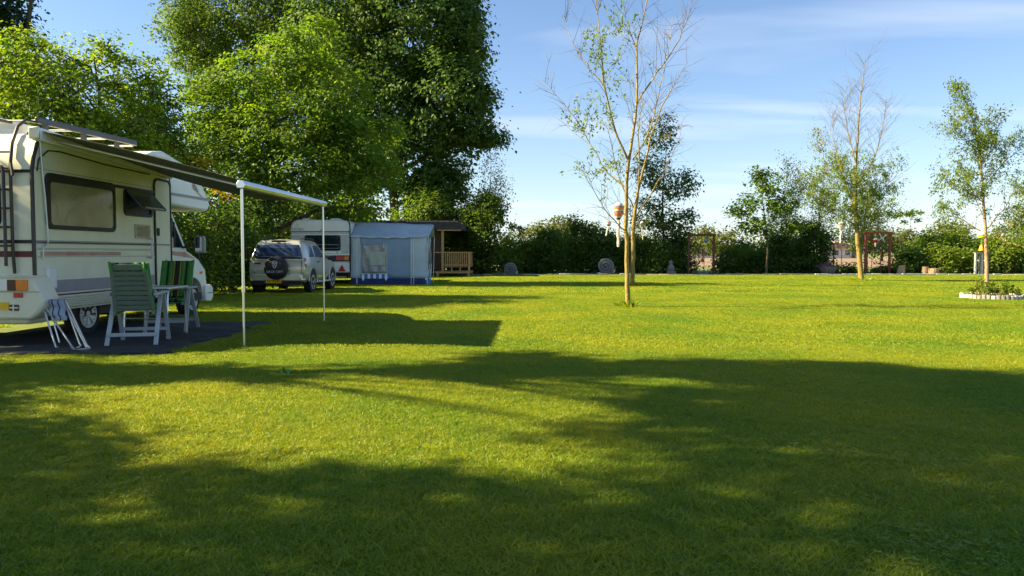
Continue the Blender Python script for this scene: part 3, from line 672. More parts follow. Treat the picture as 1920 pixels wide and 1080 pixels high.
# ------------------------------------------------------------------ off-road car with spare wheel
car = empty('off_road_car', (-7.23, 22.75, 0), R(-1.2)); put(car, 'silver two-door off-road car with a black spare wheel cover, parked before the caravan', 'car')
def sec(y, pts, dy=None):
    dy = dy or [0]*len(pts)
    return [Vector((x, y + d, z)) for (x, z), d in zip(pts, dy)]
cabin_ring = [(.80,.36),(.885,.50),(.905,.78),(.88,1.05),(.735,1.54),(.63,1.655),(.0,1.70)]
S = [sec(0.0, [(.74,.40),(.84,.50),(.86,.80),(.83,1.05),(.69,1.52),(.60,1.635),(0,1.665)], [.06,0,0,.03,.20,.30,.26]),
     sec(.16, [(.80,.36),(.88,.50),(.895,.80),(.87,1.05),(.72,1.53),(.62,1.65),(0,1.69)], [0,0,0,0,.14,.22,.2]),
     sec(.62, cabin_ring), sec(1.15, cabin_ring), sec(1.60, cabin_ring, [0,0,0,0,-.05,-.05,-.05]),
     sec(2.15, [(.80,.36),(.885,.50),(.905,.78),(.885,1.03),(.73,1.50),(.63,1.62),(0,1.67)], [0,0,0,.05,-.25,-.28,-.25]),
     sec(2.62, [(.80,.36),(.885,.50),(.905,.78),(.885,1.01),(.78,1.10),(.62,1.13),(0,1.15)], [0,0,0,0,0,.06,.1]),
     sec(3.25, [(.80,.36),(.885,.50),(.90,.76),(.86,.96),(.76,1.04),(.60,1.06),(0,1.09)]),
     sec(3.65, [(.76,.38),(.84,.48),(.85,.70),(.80,.88),(.72,.94),(.56,.96),(0,.98)]),
     sec(3.80, [(.66,.40),(.72,.50),(.72,.66),(.68,.80),(.60,.86),(.46,.88),(0,.90)])]
def carpt(i, j, side=1, off=0.0):
    i0 = min(int(i), len(S)-2); j0 = min(int(j), 5); a, b = i - i0, j - j0
    p = (S[i0][j0]*(1-a) + S[i0+1][j0]*a)*(1-b) + (S[i0][j0+1]*(1-a) + S[i0+1][j0+1]*a)*b
    p = Vector((p.x + off*(1 if j < 5 else .2), p.y, p.z + (off if j > 4.6 else 0)))
    return Vector((p.x*side, p.y, p.z))
q = MB(); nS = len(S); ring = []
for s in S:
    ring.append([p.copy() for p in s] + [Vector((-p.x, p.y, p.z)) for p in s[-2::-1]])
vv = [p for r_ in ring for p in r_]; W_ = len(ring[0]); ff = []
for i in range(nS - 1):
    for j in range(W_ - 1): ff.append((i*W_+j, i*W_+j+1, (i+1)*W_+j+1, (i+1)*W_+j))
for e in (0, nS - 1):
    for j in range(5): ff.append((e*W_+j, e*W_+j+1, e*W_+W_-2-j, e*W_+W_-1-j))
    ff.append((e*W_+5, e*W_+6, e*W_+7))
cb = MB().add((vv, ff)).build('body', M['silver'], car, smooth=40, bevel=.02)
part('floor_pan', box(-.78, .78, .25, 3.5, .27, .42), M['blackrub'], car)
def cpatch(name, poly, m, side, parent, off=.006):
    """panel on the car flank, given by (section, ring) corners"""
    n = 6; a, b, c, d = poly
    def fn(u, v):
        i = (a[0]*(1-u) + b[0]*u)*(1-v) + (d[0]*(1-u) + c[0]*u)*v; j = (a[1]*(1-u) + b[1]*u)*(1-v) + (d[1]*(1-u) + c[1]*u)*v
        return carpt(i, j, side, off)
    return MB().add(sheet(fn, n, n)).build(name, m, parent, smooth=60)
for s in (1, -1):
    cpatch('side_window', [(1.75,3.18),(2.85,3.18),(2.80,3.92),(1.85,3.92)], M['blueglass'], s, car)
    cpatch('side_window', [(3.1,3.15),(5.50,3.15),(4.75,3.90),(3.1,3.92)], M['darkglass'], s, car)
    d_ = cpatch('door', [(3.0,.35),(5.35,.35),(5.45,3.08),(3.0,3.08)], M['silver'], s, car, .004)
    hx = carpt(3.25, 2.75, s, .02)
    MB().add(bar(hx, hx + Vector((0, .16, 0)), .03, .035)).build('handle', M['ink'], d_)
    for y0 in (.72, 3.05):
        x_ = s*.80
        wheel(car, s*.80, y0, .345, .215, s, 5)
        # arch lip, and a flat black ring painted as the shaded wheel well
        MB().add(lathe([(.30, .0), (.405, .0), (.405, .012), (.30, .012)], 28, (s*.897 - (.012 if s < 0 else 0) , y0, .40), 'x')).build('arch_shade_ring', M['ink'], car)
        MB().add(tube([(s*.905, y0 + .425*math.cos(R(a)), .38 + .425*math.sin(R(a))) for a in range(-8, 190, 11)], .024, 6)).build('arch_lip', M['silver'], car)
    part('sill_step', tube([(s*.93, 1.15, .36), (s*.95, 1.25, .34), (s*.95, 2.55, .34), (s*.93, 2.65, .36)], .032, 8), M['alu_dull'], car)
    tl = cpatch('tail_lamp', [(.02,2.15),(.85,2.15),(.75,3.12),(.02,3.12)], M['red'], s, car, .012)
    cpatch('lamp_centre', [(.03,2.50),(.78,2.50),(.74,2.78),(.03,2.78)], M['white'], s, tl, .016)
    mr = part('wing_mirror', xf(prism(rrect(-.10, .10, -.075, .075, .04), 'y', -.05, .06), Matrix.Translation((s*1.02, 2.42, 1.10))), M['ink'], car, bevel=.015)
    part('roof_rail', tube([(s*.60, .45, 1.66), (s*.60, .52, 1.715), (s*.60, 1.7, 1.725), (s*.60, 1.85, 1.67)], .016, 6), M['ink'], car)
    part('bumper_reflector', box(s*.62 - .07, s*.62 + .07, -.045, -.02, .555, .60), M['red'], car)
    cpatch('headlamp', [(7.7,2.4),(8.9,2.4),(8.8,3.6),(7.7,3.6)], M['white'], s, car, .01)
cpatch('windscreen', [(5.15,4.15),(5.92,4.05),(5.92,6.0),(5.15,6.0)], M['darkglass'], 1, car, .008)
cpatch('windscreen', [(5.15,4.15),(5.92,4.05),(5.92,6.0),(5.15,6.0)], M['darkglass'], -1, car, .008)
# back: window, tailgate lines, bumper, lights, plate
rw = MB().add(sheet(lambda u, v: ((-1 + 2*u)*(.775*(1-v) + .655*v), .022 + .155*v - .012, 1.085 + .425*v), 6, 4)).build('rear_window', M['blueglass'], car); solid(rw, .006)
MB().add(bar((-.55, .004, 1.11), (-.08, .014, 1.135), .014, .012)).build('wiper', M['ink'], rw)
part('brake_lamp', bar((-.22, .21, 1.615), (.22, .21, 1.615), .05, .045), M['ink'], car)
part('tailgate_line', box(-.78, .76, -.008, .02, .765, .775), M['white'], car)
part('tailgate_line', box(-.80, .78, -.004, .02, 1.045, 1.058), M['alu'], car)
part('tailgate_gap', box(-.78, .76, -.006, .02, .525, .537), M['ink'], car)
part('tailgate_gap', box(.762, .772, -.008, .05, .53, 1.04), M['ink'], car)
part('tailgate_handle', box(-.70, -.50, -.028, .02, .925, .965), M['ink'], car, bevel=.01)
rbm = part('rear_bumper', prism([(-.86,.30),(-.84,.05),(-.74,-.06),(.74,-.06),(.84,.05),(.86,.30)], 'z', .40, .615), M['silver'], car, bevel=.03)
part('bumper_base', box(-.74, .74, -.06, .2, .28, .40), M['ink'], car)
sw = part('spare_wheel_cover', lathe([(.02, -.265), (.27, -.265), (.335, -.24), (.355, -.20), (.355, -.06), (.34, -.03), (.02, -.03)], 36, (.02, 0, .80), 'y'), mat('black_vinyl_cover', (.012, .013, .018), .45, bump=.1), car)
MB().add(xf(text_vf('BACK OFF!', .105), Matrix.Translation((.02, -.268, .685)) @ Matrix.Rotation(R(90), 4, 'X'))).build('lettering', mat('pale_grey_print', (.45,.45,.48), .6), sw, smooth=0)
shield = [(-.075,.15),(0,.165),(.075,.15),(.085,.08),(.05,-.02),(.03,-.06),(-.03,-.06),(-.05,-.02),(-.085,.08)]
em = MB().add(prism([(x + .02, z + .86) for x, z in shield], 'y', -.269, -.262)).build('emblem', mat('grey_emblem', (.42, .46, .50), .6), sw, smooth=0)
MB().add(box(-.035, -.005, -.272, -.268, .90, .945)).add(box(.045, .075, -.272, -.268, .90, .945)).add(box(.005, .035, -.272, -.268, .83, .90)).add(prism([(-.03,.995),(.07,.995),(.045,.965),(-.005,.965)], 'y', -.272, -.268)).build('emblem_face', M['ink'], sw, smooth=0)
for s in (-1, 1): MB().add(tube([(.02 + s*.11, -.267, .985), (.02 + s*.16, -.268, .965), (.02 + s*.19, -.267, .925), (.02 + s*.15, -.267, .93)], .006, 5)).build('scroll', M['mauve'], sw)
np_ = part('number_plate', box(-.36, .16, -.095, -.072, .335, .445), M['yellowplate'], car)
MB().add(box(-.36, -.31, -.099, -.0955, .337, .443)).build('blue_end', M['blueplate'], np_)
MB().add(xf(text_vf('30-TN-KS', .105), Matrix.Translation((-.075, -.097, .388)) @ Matrix.Rotation(R(90), 4, 'X'))).build('lettering', M['ink'], np_, smooth=0)

# ------------------------------------------------------------------ caravan
cr = empty('caravan', (-7.55, 29.2, 0)); put(cr, 'white touring caravan with blue stripes and dark rear window behind the silver car', 'caravan')
out = [(-1.17,.50),(-1.17,2.15)] + [(-1.17 + .34*(1 - math.cos(R(a))), 2.24 + .34*math.sin(R(a))) for a in range(0, 91, 15)] + [(1.17 - .2*(1 - math.cos(R(a))), 2.36 + .2*math.sin(R(a))) for a in range(90, -1, -15)] + [(1.17,.50)]
cbod = part('body', prism(out, 'y', 0, 5.2), M['caravan'], cr, bevel=.05)
part('chassis', box(-1.05, 1.05, .15, 5.0, .26, .5), M['ink'], cr)
for x, s in ((-1.02, -1), (1.02, 1)): wheel(cr, x, 2.7, .31, .18, s)
part('edge_rail', tube([(1.175, -.012, .52), (1.175, -.012, 2.33), (1.15, -.012, 2.46), (1.08, -.012, 2.55), (.96, -.012, 2.575)], .022, 6), M['ink'], cr)
for z, h, m in ((2.075, .035, 'navy'), (2.115, .012, 'mauve'), (2.025, .012, 'navy'), (1.985, .02, 'white'), (1.20, .025, 'white')): part('stripe', box(-1.165, 1.15, -.006, .02, z, z + h), M[m], cr)
part('grey_panel', box(-1.16, 1.14, -.004, .02, 1.235, 1.98), mat('grey_caravan_panel', (.42, .46, .50), .45), cr)
wv_ = part('rear_window', prism(rrect(-.62, .80, 1.36, 1.96, .09), 'y', -.03, .0), M['darkglass'], cr, bevel=.008)
part('blind_line', box(-.50, .74, -.034, -.0305, 1.585, 1.60), M['mauve'], wv_)
part('blind_line', box(-.50, .74, -.034, -.0305, 1.44, 1.452), M['mauve'], wv_)
part('vent_panel', box(.15, .62, -.012, .01, 1.255, 1.325), M['white'], cr)
part('socket', box(.70, .82, -.014, .01, 1.245, 1.335), M['white'], cr)
part('lamp_band', box(-1.14, 1.15, -.03, .01, .93, 1.17), M['navy'], cr)
for a, b, m in ((.62, .94, 'red'), (.95, 1.12, 'orange'), (-.92, -.6, 'red'), (-1.1, -.93, 'orange')): part('tail_lamp', box(a, b, -.05, -.028, .98, 1.14), M[m], cr, bevel=.006)
for x in (.84, -.84): part('warning_triangle', prism([(x - .15,.54),(x + .15,.54),(x,.80)], 'y', -.03, -.004), M['red'], cr)
part('lower_rail', box(-1.14, 1.14, -.02, .01, .50, .56), M['alu_dull'], cr)
part('bumper_bar', box(-1.0, 1.0, -.02, .08, .30, .33), M['alu_dull'], cr)
MB().add(xf(text_vf('HOBBY', .15), Matrix.Translation((-.86, -.008, 2.19)) @ Matrix.Rotation(R(90), 4, 'X'))).build('lettering', M['mauve'], cr, smooth=0)
part('position_lamp', box(.02, .12, -.03, .0, 2.14, 2.20), M['yellowplate'], cr)
for x, wd in ((-.66, .38), (.50, .52)): part('roof_hatch', prism([(x - wd/2,2.55),(x - wd*.36,2.63),(x - wd*.2,2.65),(x + wd*.2,2.65),(x + wd*.36,2.63),(x + wd/2,2.55)], 'y', .4, 1.1), M['white'], cr, bevel=.015)

# ------------------------------------------------------------------ tent awning beside the caravan (ridge runs out from the caravan)
TX0, TX1, TY0, TYR, TY1 = -6.36, -3.33, 29.22, 30.38, 31.5
tn = empty('tent_awning', ((TX0 + TX1)/2, TY0, 0)); put(tn, 'blue and grey canvas tent awning with a clear window standing beside the caravan', 'tent')
cx_ = (TX0 + TX1)/2
def T(x, y, z): return (x - cx_, y - TY0, z)
rt = random.Random(8)
def wr(u, v): return .018*math.sin(u*23 + 7*v) * math.sin(v*9 + 3*u) + .012*math.sin(u*51 + v*13)
def roofn(u, v):      # near slope: v 0 eave .. 1 ridge
    x = TX0 + (TX1 + .10*v - TX0)*u; sag = -.05*math.sin(math.pi*u)*(1 - v) - .05*math.sin(math.pi*v) + .03*math.cos(u*3)*v
    return T(x, TY0 - .04 + (TYR - TY0 + .04)*v, 1.93 + (2.52 - .10*u - 1.93)*v + sag + wr(u, v)*(1 - abs(2*v - 1)) + .012*math.sin(u*14)*(1 - v))
def rooff(u, v):
    x = TX0 + (TX1 + .10*v - TX0)*u
    return T(x, TY1 + .04 - (TY1 + .04 - TYR)*v, 1.93 + (2.52 - .10*u - 1.93)*v - .05*math.sin(math.pi*v) + wr(v, u)*.6)
for fn in (roofn, rooff): solid(MB().add(sheet(fn, 40, 12)).build('roof_panel', M['tentlight'], tn, smooth=70), .006)
def wall(name, x0, x1, z0, z1, m, dy=0.0, parent=None, amp=1.0, t=.006):
    def fn(u, v):
        x = x0 + (x1 - x0)*u; z = z0 + (z1 - z0)*v
        lean = -.10*(1 - z/1.95)
        return T(x, TY0 + lean*.4 + dy + amp*(.012*math.sin(x*6.1) * math.sin(z*4) + .008*math.sin(x*17 + z*6)), z)
    return solid(MB().add(sheet(fn, 16, 12)).build(name, m, parent or tn, smooth=70), t)
wall('wall_panel', TX0, TX1 - .02, .26, 1.92, M['tentlight'])
wall('wall_panel', -5.98, -4.02, .27, 1.86, M['tentmid'], -.014)
fl = wall('window', -5.93, -4.95, .46, 1.62, M['tentfilm'], -.032, None, 1.6)
wall('curtain', -5.62, -5.0, .76, 1.30, M['curtain'], -.046, fl)
for a in (-5.95, -4.93): MB().add(tube([T(a, TY0 - .06, .44), T(a, TY0 - .05, 1.62)], .010, 5)).build('window_edge', M['stripewhite'], fl)
MB().add(tube([T(-5.95, TY0 - .065, .455), T(-4.93, TY0 - .065, .455)], .010, 5)).build('window_edge', M['stripewhite'], fl)
MB().add(tube([T(-5.95, TY0 - .06, 1.10), T(-5.62, TY0 - .06, 1.10)], .007, 5)).build('window_bar', M['stripewhite'], fl)
for a in (-5.80, -5.05): MB().add(tube([T(a, TY0 - .06, 1.63), T(a, TY0 - .06, 1.45)], .009, 5)).build('tie', M['stripewhite'], fl)
vx = -5.92; k = 0
while vx < -4.90:
    pt = .10 if k in (0, 8) else 0
    MB().add(([T(vx, TY0 - .075, .43), T(vx + .105, TY0 - .075, .43), T(vx + .105, TY0 - .078, .26), T(vx + .052, TY0 - .080, .26 - pt), T(vx, TY0 - .078, .26)], [(0,1,2,3,4)])).build('valance_strip', M['stripewhite'] if k % 2 == 0 else M['stripeblue'], tn, smooth=0).modifiers.new('thickness', 'SOLIDIFY').thickness = .004
    vx += .113; k += 1
wall('mud_flap', TX0, TX1 - .08, .0, .27, M['tentdark'], -.02, None, 1.5)
for x in (-6.12, -3.98, -3.88): MB().add(tube([T(x, TY0 - .06, .03), T(x + .01, TY0 - .03, 1.92)], .014, 6)).build('pole', M['stripewhite'], tn)
MB().add(sheet(lambda u, v: T(TX0 + (TX1 - TX0)*u, TY0 - .055 - .01*v, 1.95 - .05*math.sin(math.pi*u) - v*(.05 + .02*math.sin(u*30))), 40, 2)).build('eave_flap', M['tentlight'], tn).modifiers.new('thickness', 'SOLIDIFY').thickness = .005
# front (to the right): two door panels with film, recessed gable
XF = TX1 - .12
def fpanel(name, y0, y1, z0, z1, m, dx=0.0, parent=None):
    return solid(MB().add(sheet(lambda u, v: T(XF + dx + .02*math.sin(v*7 + u*5), y0 + (y1 - y0)*u, z0 + (z1 - z0)*v), 6, 8)).build(name, m, parent or tn, smooth=70), .006)
fpanel('door_panel', 29.95, 30.55, .05, 1.92, M['tentlight'], .03)
fpanel('door_panel', 30.75, 31.45, .05, 1.92, M['tentlight'], .02)
fpanel('door_window', 30.02, 30.45, .60, 1.7, M['tentfilm'], .045)
fpanel('door_window', 30.85, 31.35, .60, 1.7, M['tentfilm'], .035)
solid(MB().add(([T(XF - .05, TY0, 1.90), T(XF - .05, TY1, 1.90), T(XF - .05, TYR, 2.36)], [(0,1,2)])).build('gable', M['tentmid'], tn, smooth=0), .006)
for ya, yb in ((TY0 - .04, TYR), (TY1 + .04, TYR)): MB().add(tube([T(TX1 + .02, ya, 1.90), T(TX1 + .10, yb, 2.40)], .022, 6)).build('hood_edge', M['tentlight'], tn)
MB().add(tube([T(TX1 - .02, TY0, .02), T(TX1 + .03, TY0 - .02, 1.93)], .014, 6)).build('pole', M['stripewhite'], tn)
MB().add(tube([T(TX1 - .02, TY1, .02), T(TX1 + .03, TY1, 1.93)], .014, 6)).build('pole', M['stripewhite'], tn)
MB().add(([T(TX1 - .12, TY0 + .1, .02), T(TX1 + .12, TY0 + .25, .02), T(TX1 - .02, TY0 + .16, .42)], [(0,1,2)])).build('loose_corner', M['stripeblue'], tn, smooth=0).modifiers.new('thickness', 'SOLIDIFY').thickness = .006

# ------------------------------------------------------------------ timber cabin with a balcony
CY = 40.0
cbn = empty('timber_cabin', (-5.4, CY, 0)); put(cbn, 'brown timber cabin with dark flat roof and wooden balcony behind the tent', 'cabin')
def cp(name, vf, m, bevel=0, parent=None): return part(name, vf, m, parent or cbn, bevel=bevel)
wl = cp('wall', box(-3.0, 1.30, .5, 4.0, .35, 2.55), M['cabin'])
for k in range(20): cp('wall_board', box(-2.99 + k*.2145, -2.99 + k*.2145 + .204, .47, .505, .36, 2.54), M['cabin'], 0, wl)
for k in range(14): cp('wall_board', box(1.295, 1.325, .51 + k*.25, .51 + k*.25 + .24, .36, 2.54), M['cabin'], 0, wl)
rf = cp('roof', prism([(-3.3,2.50),(-3.3,2.78),(-3.1,2.98),(2.45,2.96),(2.70,2.86),(2.74,2.72),(2.72,2.50)], 'y', -.5, 4.3), M['roofdark'], .03)
cp('roof_sheet', prism([(-3.1,2.985),(-3.1,3.01),(2.46,2.99),(2.46,2.965)], 'y', -.48, 4.28), M['rooftop'], 0, rf)
cp('eave_board', box(1.4, 2.70, -.515, -.502, 2.455, 2.505), M['wood'], 0, rf)
cp('deck', box(1.30, 3.15, -.4, 3.0, .18, .28), M['wood'])
for x in (1.42, 3.08):
    for y in (-.36, 2.9): cp('deck_post', box(x - .06, x + .06, y - .06, y + .06, 0, .18), M['wood'])
cp('roof_post', box(1.62, 1.75, -.40, -.27, .28, 2.46), M['wood'], .008)
rl = cp('railing', bar((1.30, -.34, 1.30), (3.16, -.34, 1.30), .09, .06), M['wood'])
cp('bottom_rail', bar((1.75, -.34, .62), (3.12, -.34, .62), .045, .07), M['wood'], 0, rl)
for k in range(12): cp('baluster', bar((1.84 + k*.112, -.34, .30 if k % 4 == 3 else .50), (1.84 + k*.112, -.34, 1.27), .06, .03, (0, 1, 0)), M['wood'], 0, rl)
cp('corner_post', box(3.05, 3.15, -.39, -.29, 0.02, 1.31), M['wood'], 0, rl)
r2 = cp('railing', bar((3.10, -.34, 1.30), (3.10, 3.0, 1.30), .09, .06), M['wood'])
cp('bottom_rail', bar((3.10, -.30, .62), (3.10, 3.0, .62), .045, .07), M['wood'], 0, r2)
for k in range(18): cp('baluster', bar((3.10, -.15 + k*.175, .50), (3.10, -.15 + k*.175, 1.27), .06, .03, (1, 0, 0)), M['wood'], 0, r2)
# ------------------------------------------------------------------ vegetation
def leaf_arrays(cen, sig, n_per, size, rng, up=0.35, flat=0.7, aspect=0.62, droop=0.0, cn=None):
    """many small folded leaves round every cluster centre"""
    cen = np.asarray(cen, float); k = len(cen); n = k * n_per
    sg = np.repeat(np.asarray(sig, float) if hasattr(sig, '__len__') else np.full(k, sig), n_per)[:, None]
    c = np.repeat(cen, n_per, 0) + rng.normal(0, 1, (n, 3)) * sg * np.array([1, 1, flat])
    nr = rng.normal(0, 1, (n, 3)); nr[:, 2] = np.abs(nr[:, 2]) + up
    if cn is not None: nr = nr*.62 + np.repeat(cn, n_per, 0)*1.05     # the leaves of a bough share a lie
    nr /= np.linalg.norm(nr, axis=1)[:, None]
    t = np.cross(nr, rng.normal(0, 1, (n, 3))); t /= np.linalg.norm(t, axis=1)[:, None] + 1e-9
    if droop:
        t = t * (1 - droop) + np.array([0, 0, -1.0]) * droop; t /= np.linalg.norm(t, axis=1)[:, None]
        nr = np.cross(t, np.cross(nr, t)); nr /= np.linalg.norm(nr, axis=1)[:, None] + 1e-9
    b = np.cross(nr, t); Ls = (size * rng.uniform(0.45, 1.4, n))[:, None]
    fold = nr * Ls * 0.14
    V = np.stack([c - t*Ls*.5, c + b*Ls*aspect*.5 + fold, c + t*Ls*.5, c - b*Ls*aspect*.5 + fold], 1).reshape(-1, 3)
    i = np.arange(n)[:, None] * 4
    F = np.concatenate([i + [0, 1, 2], i + [0, 2, 3]], 1).reshape(-1, 3)
    tint = np.clip(np.repeat(rng.uniform(0, 1, k), n_per) * .55 + rng.uniform(0, 1, n) * .45, 0, 1)
    return V, F, np.repeat(tint, 4)

def blob_clusters(blobs, spacing, rng, shell=0.45):
    out = []; own = []
    for bi, (cx, cy, cz, rx, ry, rz) in enumerate(blobs):
        area = 4*math.pi*((rx*ry)**1.6/3 + (rx*rz)**1.6/3 + (ry*rz)**1.6/3)**(1/1.6)
        n = max(4, int(area / spacing**2))
        d = rng.normal(0, 1, (n, 3)); d /= np.linalg.norm(d, axis=1)[:, None]
        r = shell + (1.06 - shell) * rng.random(n)**0.6
        out.append(np.array([cx, cy, cz]) + d * r[:, None] * np.array([rx, ry, rz])); own += [bi]*n
    return np.concatenate(out), np.array(own)

def curve_pts(a, b, rng, n=6, wob=.06, sag=0.0):
    a, b = np.array(a, float), np.array(b, float); L_ = np.linalg.norm(b - a); out = []
    ph = rng.uniform(0, 6, 3)
    for i in range(n + 1):
        u = i / n; p = a + (b - a)*u + L_*wob*np.sin(math.pi*u)*np.sin(ph + u*4) ; p[2] += sag*L_*math.sin(math.pi*u)
        out.append(Vector(p))
    return out

def cents_of(blobs, pts):
    c = np.array([[b[0], b[1], b[2]] for b in blobs]); i = np.argmin(np.linalg.norm(c[None] - pts[:, None], axis=2), 1); d = pts - c[i]; d[:, 2] += .25
    return d/(np.linalg.norm(d, axis=1)[:, None] + 1e-6)

def leafy_tree(name, label, base, height, trunk_r, blobs, lm, bark='barkdark', spacing=.75, n_per=26, leaf=.16, sig=.34, seed=1, cat='tree', group=None,
               top=None, up=.35, branches=True, shell=.45, droop=0., twigs=.30, flat=.7, zmin=.15):
    """tapered trunk, limbs to every foliage mass, twigs to the leaf clusters, and thousands of leaves"""
    rng = np.random.default_rng(seed); bx, by = base[0], base[1]
    t = empty(name, (bx, by, 0)); put(t, label, cat, group)
    o = np.array([bx, by, 0.])
    cl, own = blob_clusters(blobs, spacing, rng, shell); cl = cl[cl[:, 2] > zmin] if zmin else cl
    cl_l = cl - o
    q = MB(); tp = np.array(top if top is not None else (bx + rng.uniform(-.3, .3), by + rng.uniform(-.3, .3), height*.86)) - o
    tk = curve_pts((0, 0, -.05), tp, rng, 8, .025)
    q.add(tube(tk, [trunk_r*(1.25 if i == 0 else 1 - .85*i/8) for i in range(9)], 10))
    if branches:
        for (cx, cy, cz, rx, ry, rz) in blobs:
            c = np.array([cx, cy, cz]) - o; zt = max(.12*height, min(c[2] - .25*math.hypot(c[0], c[1]) - .2*rz, tp[2]*.95)); f = min(.98, max(0.05, zt/tp[2])); i = f*8; i0 = int(i)
            s = tk[i0].lerp(tk[min(8, i0 + 1)], i - i0)
            r0 = trunk_r*(1 - .85*f)*.62
            q.add(tube(curve_pts(s, c, rng, 5, .05, .05), [r0*(1 - .75*k/5) for k in range(6)], 6))
        pick = rng.random(len(cl_l)) < twigs; ow = own if len(own) == len(cl) else None
        cents = np.array([[b[0], b[1], b[2]] for b in blobs]) - o
        for p in cl_l[pick]:
            s = cents[np.argmin(np.linalg.norm(cents - p, axis=1))]
            q.add(tube(curve_pts(s + (p - s)*.15, p, rng, 3, .07, .04), [.028, .02, .013, .006], 4, False))
    q.build('trunk', M[bark], t, smooth=60)
    sg = rng.uniform(.6, 1.35, len(cl_l)) * sig
    cc = cents_of(blobs, cl_l + o) ; V, F, ti = leaf_arrays(cl_l, sg, n_per, leaf, rng, up, flat, droop=droop, cn=cc)
    cr_ = tri_object('crown', V, F, M[lm], ti, t); cr_['kind'] = 'stuff'
    return t

def B(px, py, d, rx, ry, rz):
    p = P(px, py, d); return (p.x, p.y, p.z, rx, ry, rz)

# --- tall trees behind the cabin and the hedge
leafy_tree('broadleaf_tree', 'huge dark broadleaf tree towering behind the caravan and tent', (P(742, 500, 48).x, 48), 21, .36,
    [B(760,300,48,4.2,4,2.6), B(700,190,48,3.6,4,3.0), B(825,190,47,2.9,4,3.0), B(770,60,48,4.4,4,4.0), B(862,80,48,1.7,3,2.2), B(880,250,46.5,1.5,2,1.0), B(920,262,46.5,1.0,1.2,.45),
     B(640,60,49,3.6,4,4.0), B(660,300,49,2.6,3,2.2), B(820,350,47.5,1.9,2.4,1.4), B(740,-80,48,4.0,4,3.2), B(860,160,46,1.7,2,1.7), B(855,10,47.5,1.5,2,1.3), B(800,400,47,1.4,2,1.0), B(900,195,47,1.0,1.3,.9)],
    'lf_dark', spacing=.80, n_per=46, leaf=.26, sig=.38, seed=11, group='tall trees at the back')
leafy_tree('broadleaf_tree', 'tall fine-leaved tree at the back left, above the maple', (P(480, 500, 52).x, 52), 22, .40,
    [B(430,40,52,3.8,4,3.6), B(360,70,51,2.0,3,2.2), B(520,20,52,4.0,4,4.0), B(400,130,51,2.2,3,1.8), B(600,60,52,3.2,4,4.0), B(440,-90,52,3.6,4,3.4), B(350,20,52,1.5,2.4,2.4), B(540,200,52,3.4,3,3.0), B(430,220,52,2.4,3,2.2), B(570,-100,52,3.4,4,3.0)],
    'lf_mid', spacing=.84, n_per=40, leaf=.21, sig=.40, seed=12, group='tall trees at the back', shell=.55)
# --- bright maple behind the car
leafy_tree('maple_tree', 'bright green maple tree rising behind the silver car', (-10.55, 30), 10.2, .27,
    [B(560,110,29.5,1.5,1.7,1.1), B(480,160,30,1.9,2,1.2), B(630,190,29.3,1.5,1.8,1.2), B(400,200,30,1.2,1.6,1.2), B(545,240,29,2.3,2,1.2), B(440,270,29.5,1.8,2,1.0), B(650,280,29.5,1.7,1.8,1.1), B(370,170,30.5,.7,.9,.5),
     B(590,320,29,1.9,1.8,.9), B(690,330,30,1.3,1.5,.9), B(500,330,29.5,1.6,1.6,.7), B(380,300,30,1.3,1.6,1.1), B(720,250,31,.9,1.2,.6), B(660,390,31,1.2,1.4,.9), B(600,60,30,.6,.8,.6)],
    'lf_maple', spacing=.60, n_per=44, leaf=.165, sig=.27, seed=13, up=.7, flat=.50)
# --- yellow-green trees behind the camper
for i, (base, bl, lab, sd) in enumerate((
    ((-11.9, 17.6), [B(60,130,17.5,1.0,1.2,.8), B(20,210,17.3,1.2,1.3,.9), B(120,190,17.5,1.0,1.2,.8), B(10,110,17.8,.7,1,.6), B(100,260,17.5,1.3,1.4,.8), B(20,290,17.5,1.2,1.3,.8), B(50,80,17.7,.45,.6,.35)], 'sunlit yellow-green tree at the left edge above the camper roof', 21),
    ((-10.0, 18.6), [B(165,120,18.6,.75,1,.55), B(190,220,18.5,1.2,1.3,.9), B(250,240,18.6,.9,1.1,.8), B(200,90,18.8,.35,.5,.25), B(225,160,18.6,.45,.6,.3), B(275,140,18.8,.55,.7,.3), B(250,115,18.9,.35,.5,.2), B(150,290,18.4,1.2,1.3,.8), B(240,300,18.5,1.1,1.2,.7)], 'yellow-green tree with reaching twigs above the middle of the camper roof', 22),
    ((-9.6, 20.5), [B(300,180,20.5,.5,.8,.5), B(300,235,20.5,.7,1,.7), B(310,290,20.5,.9,1.1,.8), B(255,200,20.8,.8,1,.7), B(350,310,21,.8,1,.7)], 'darker green tree just left of the bright maple above the camper front', 23))):
    leafy_tree('acacia_tree', lab, base, bl[0][2] + 1.0, .11, bl, 'lf_yellow' if i < 2 else 'lf_mid', spacing=.42, n_per=30, leaf=.105, sig=.20, seed=sd, group='trees behind the camper', up=.6, flat=.5, shell=.35, twigs=.5)
leafy_tree('conifer_tree', 'dark blue-green conifer in the top left corner', (-13.4, 20.5), 11, .2,
    [B(-90,40,20.5,1.5,1.5,1.5), B(-10,5,20.3,.8,1,.4), B(15,40,20.3,.4,.8,.25), B(-60,-60,20.5,1.2,1.2,1.4), B(-50,150,20.5,1.6,1.6,1.3), B(-40,250,20.5,1.7,1.7,1.3)], 'lf_conifer', spacing=.40, n_per=26, leaf=.12, sig=.22, seed=24, droop=.3)
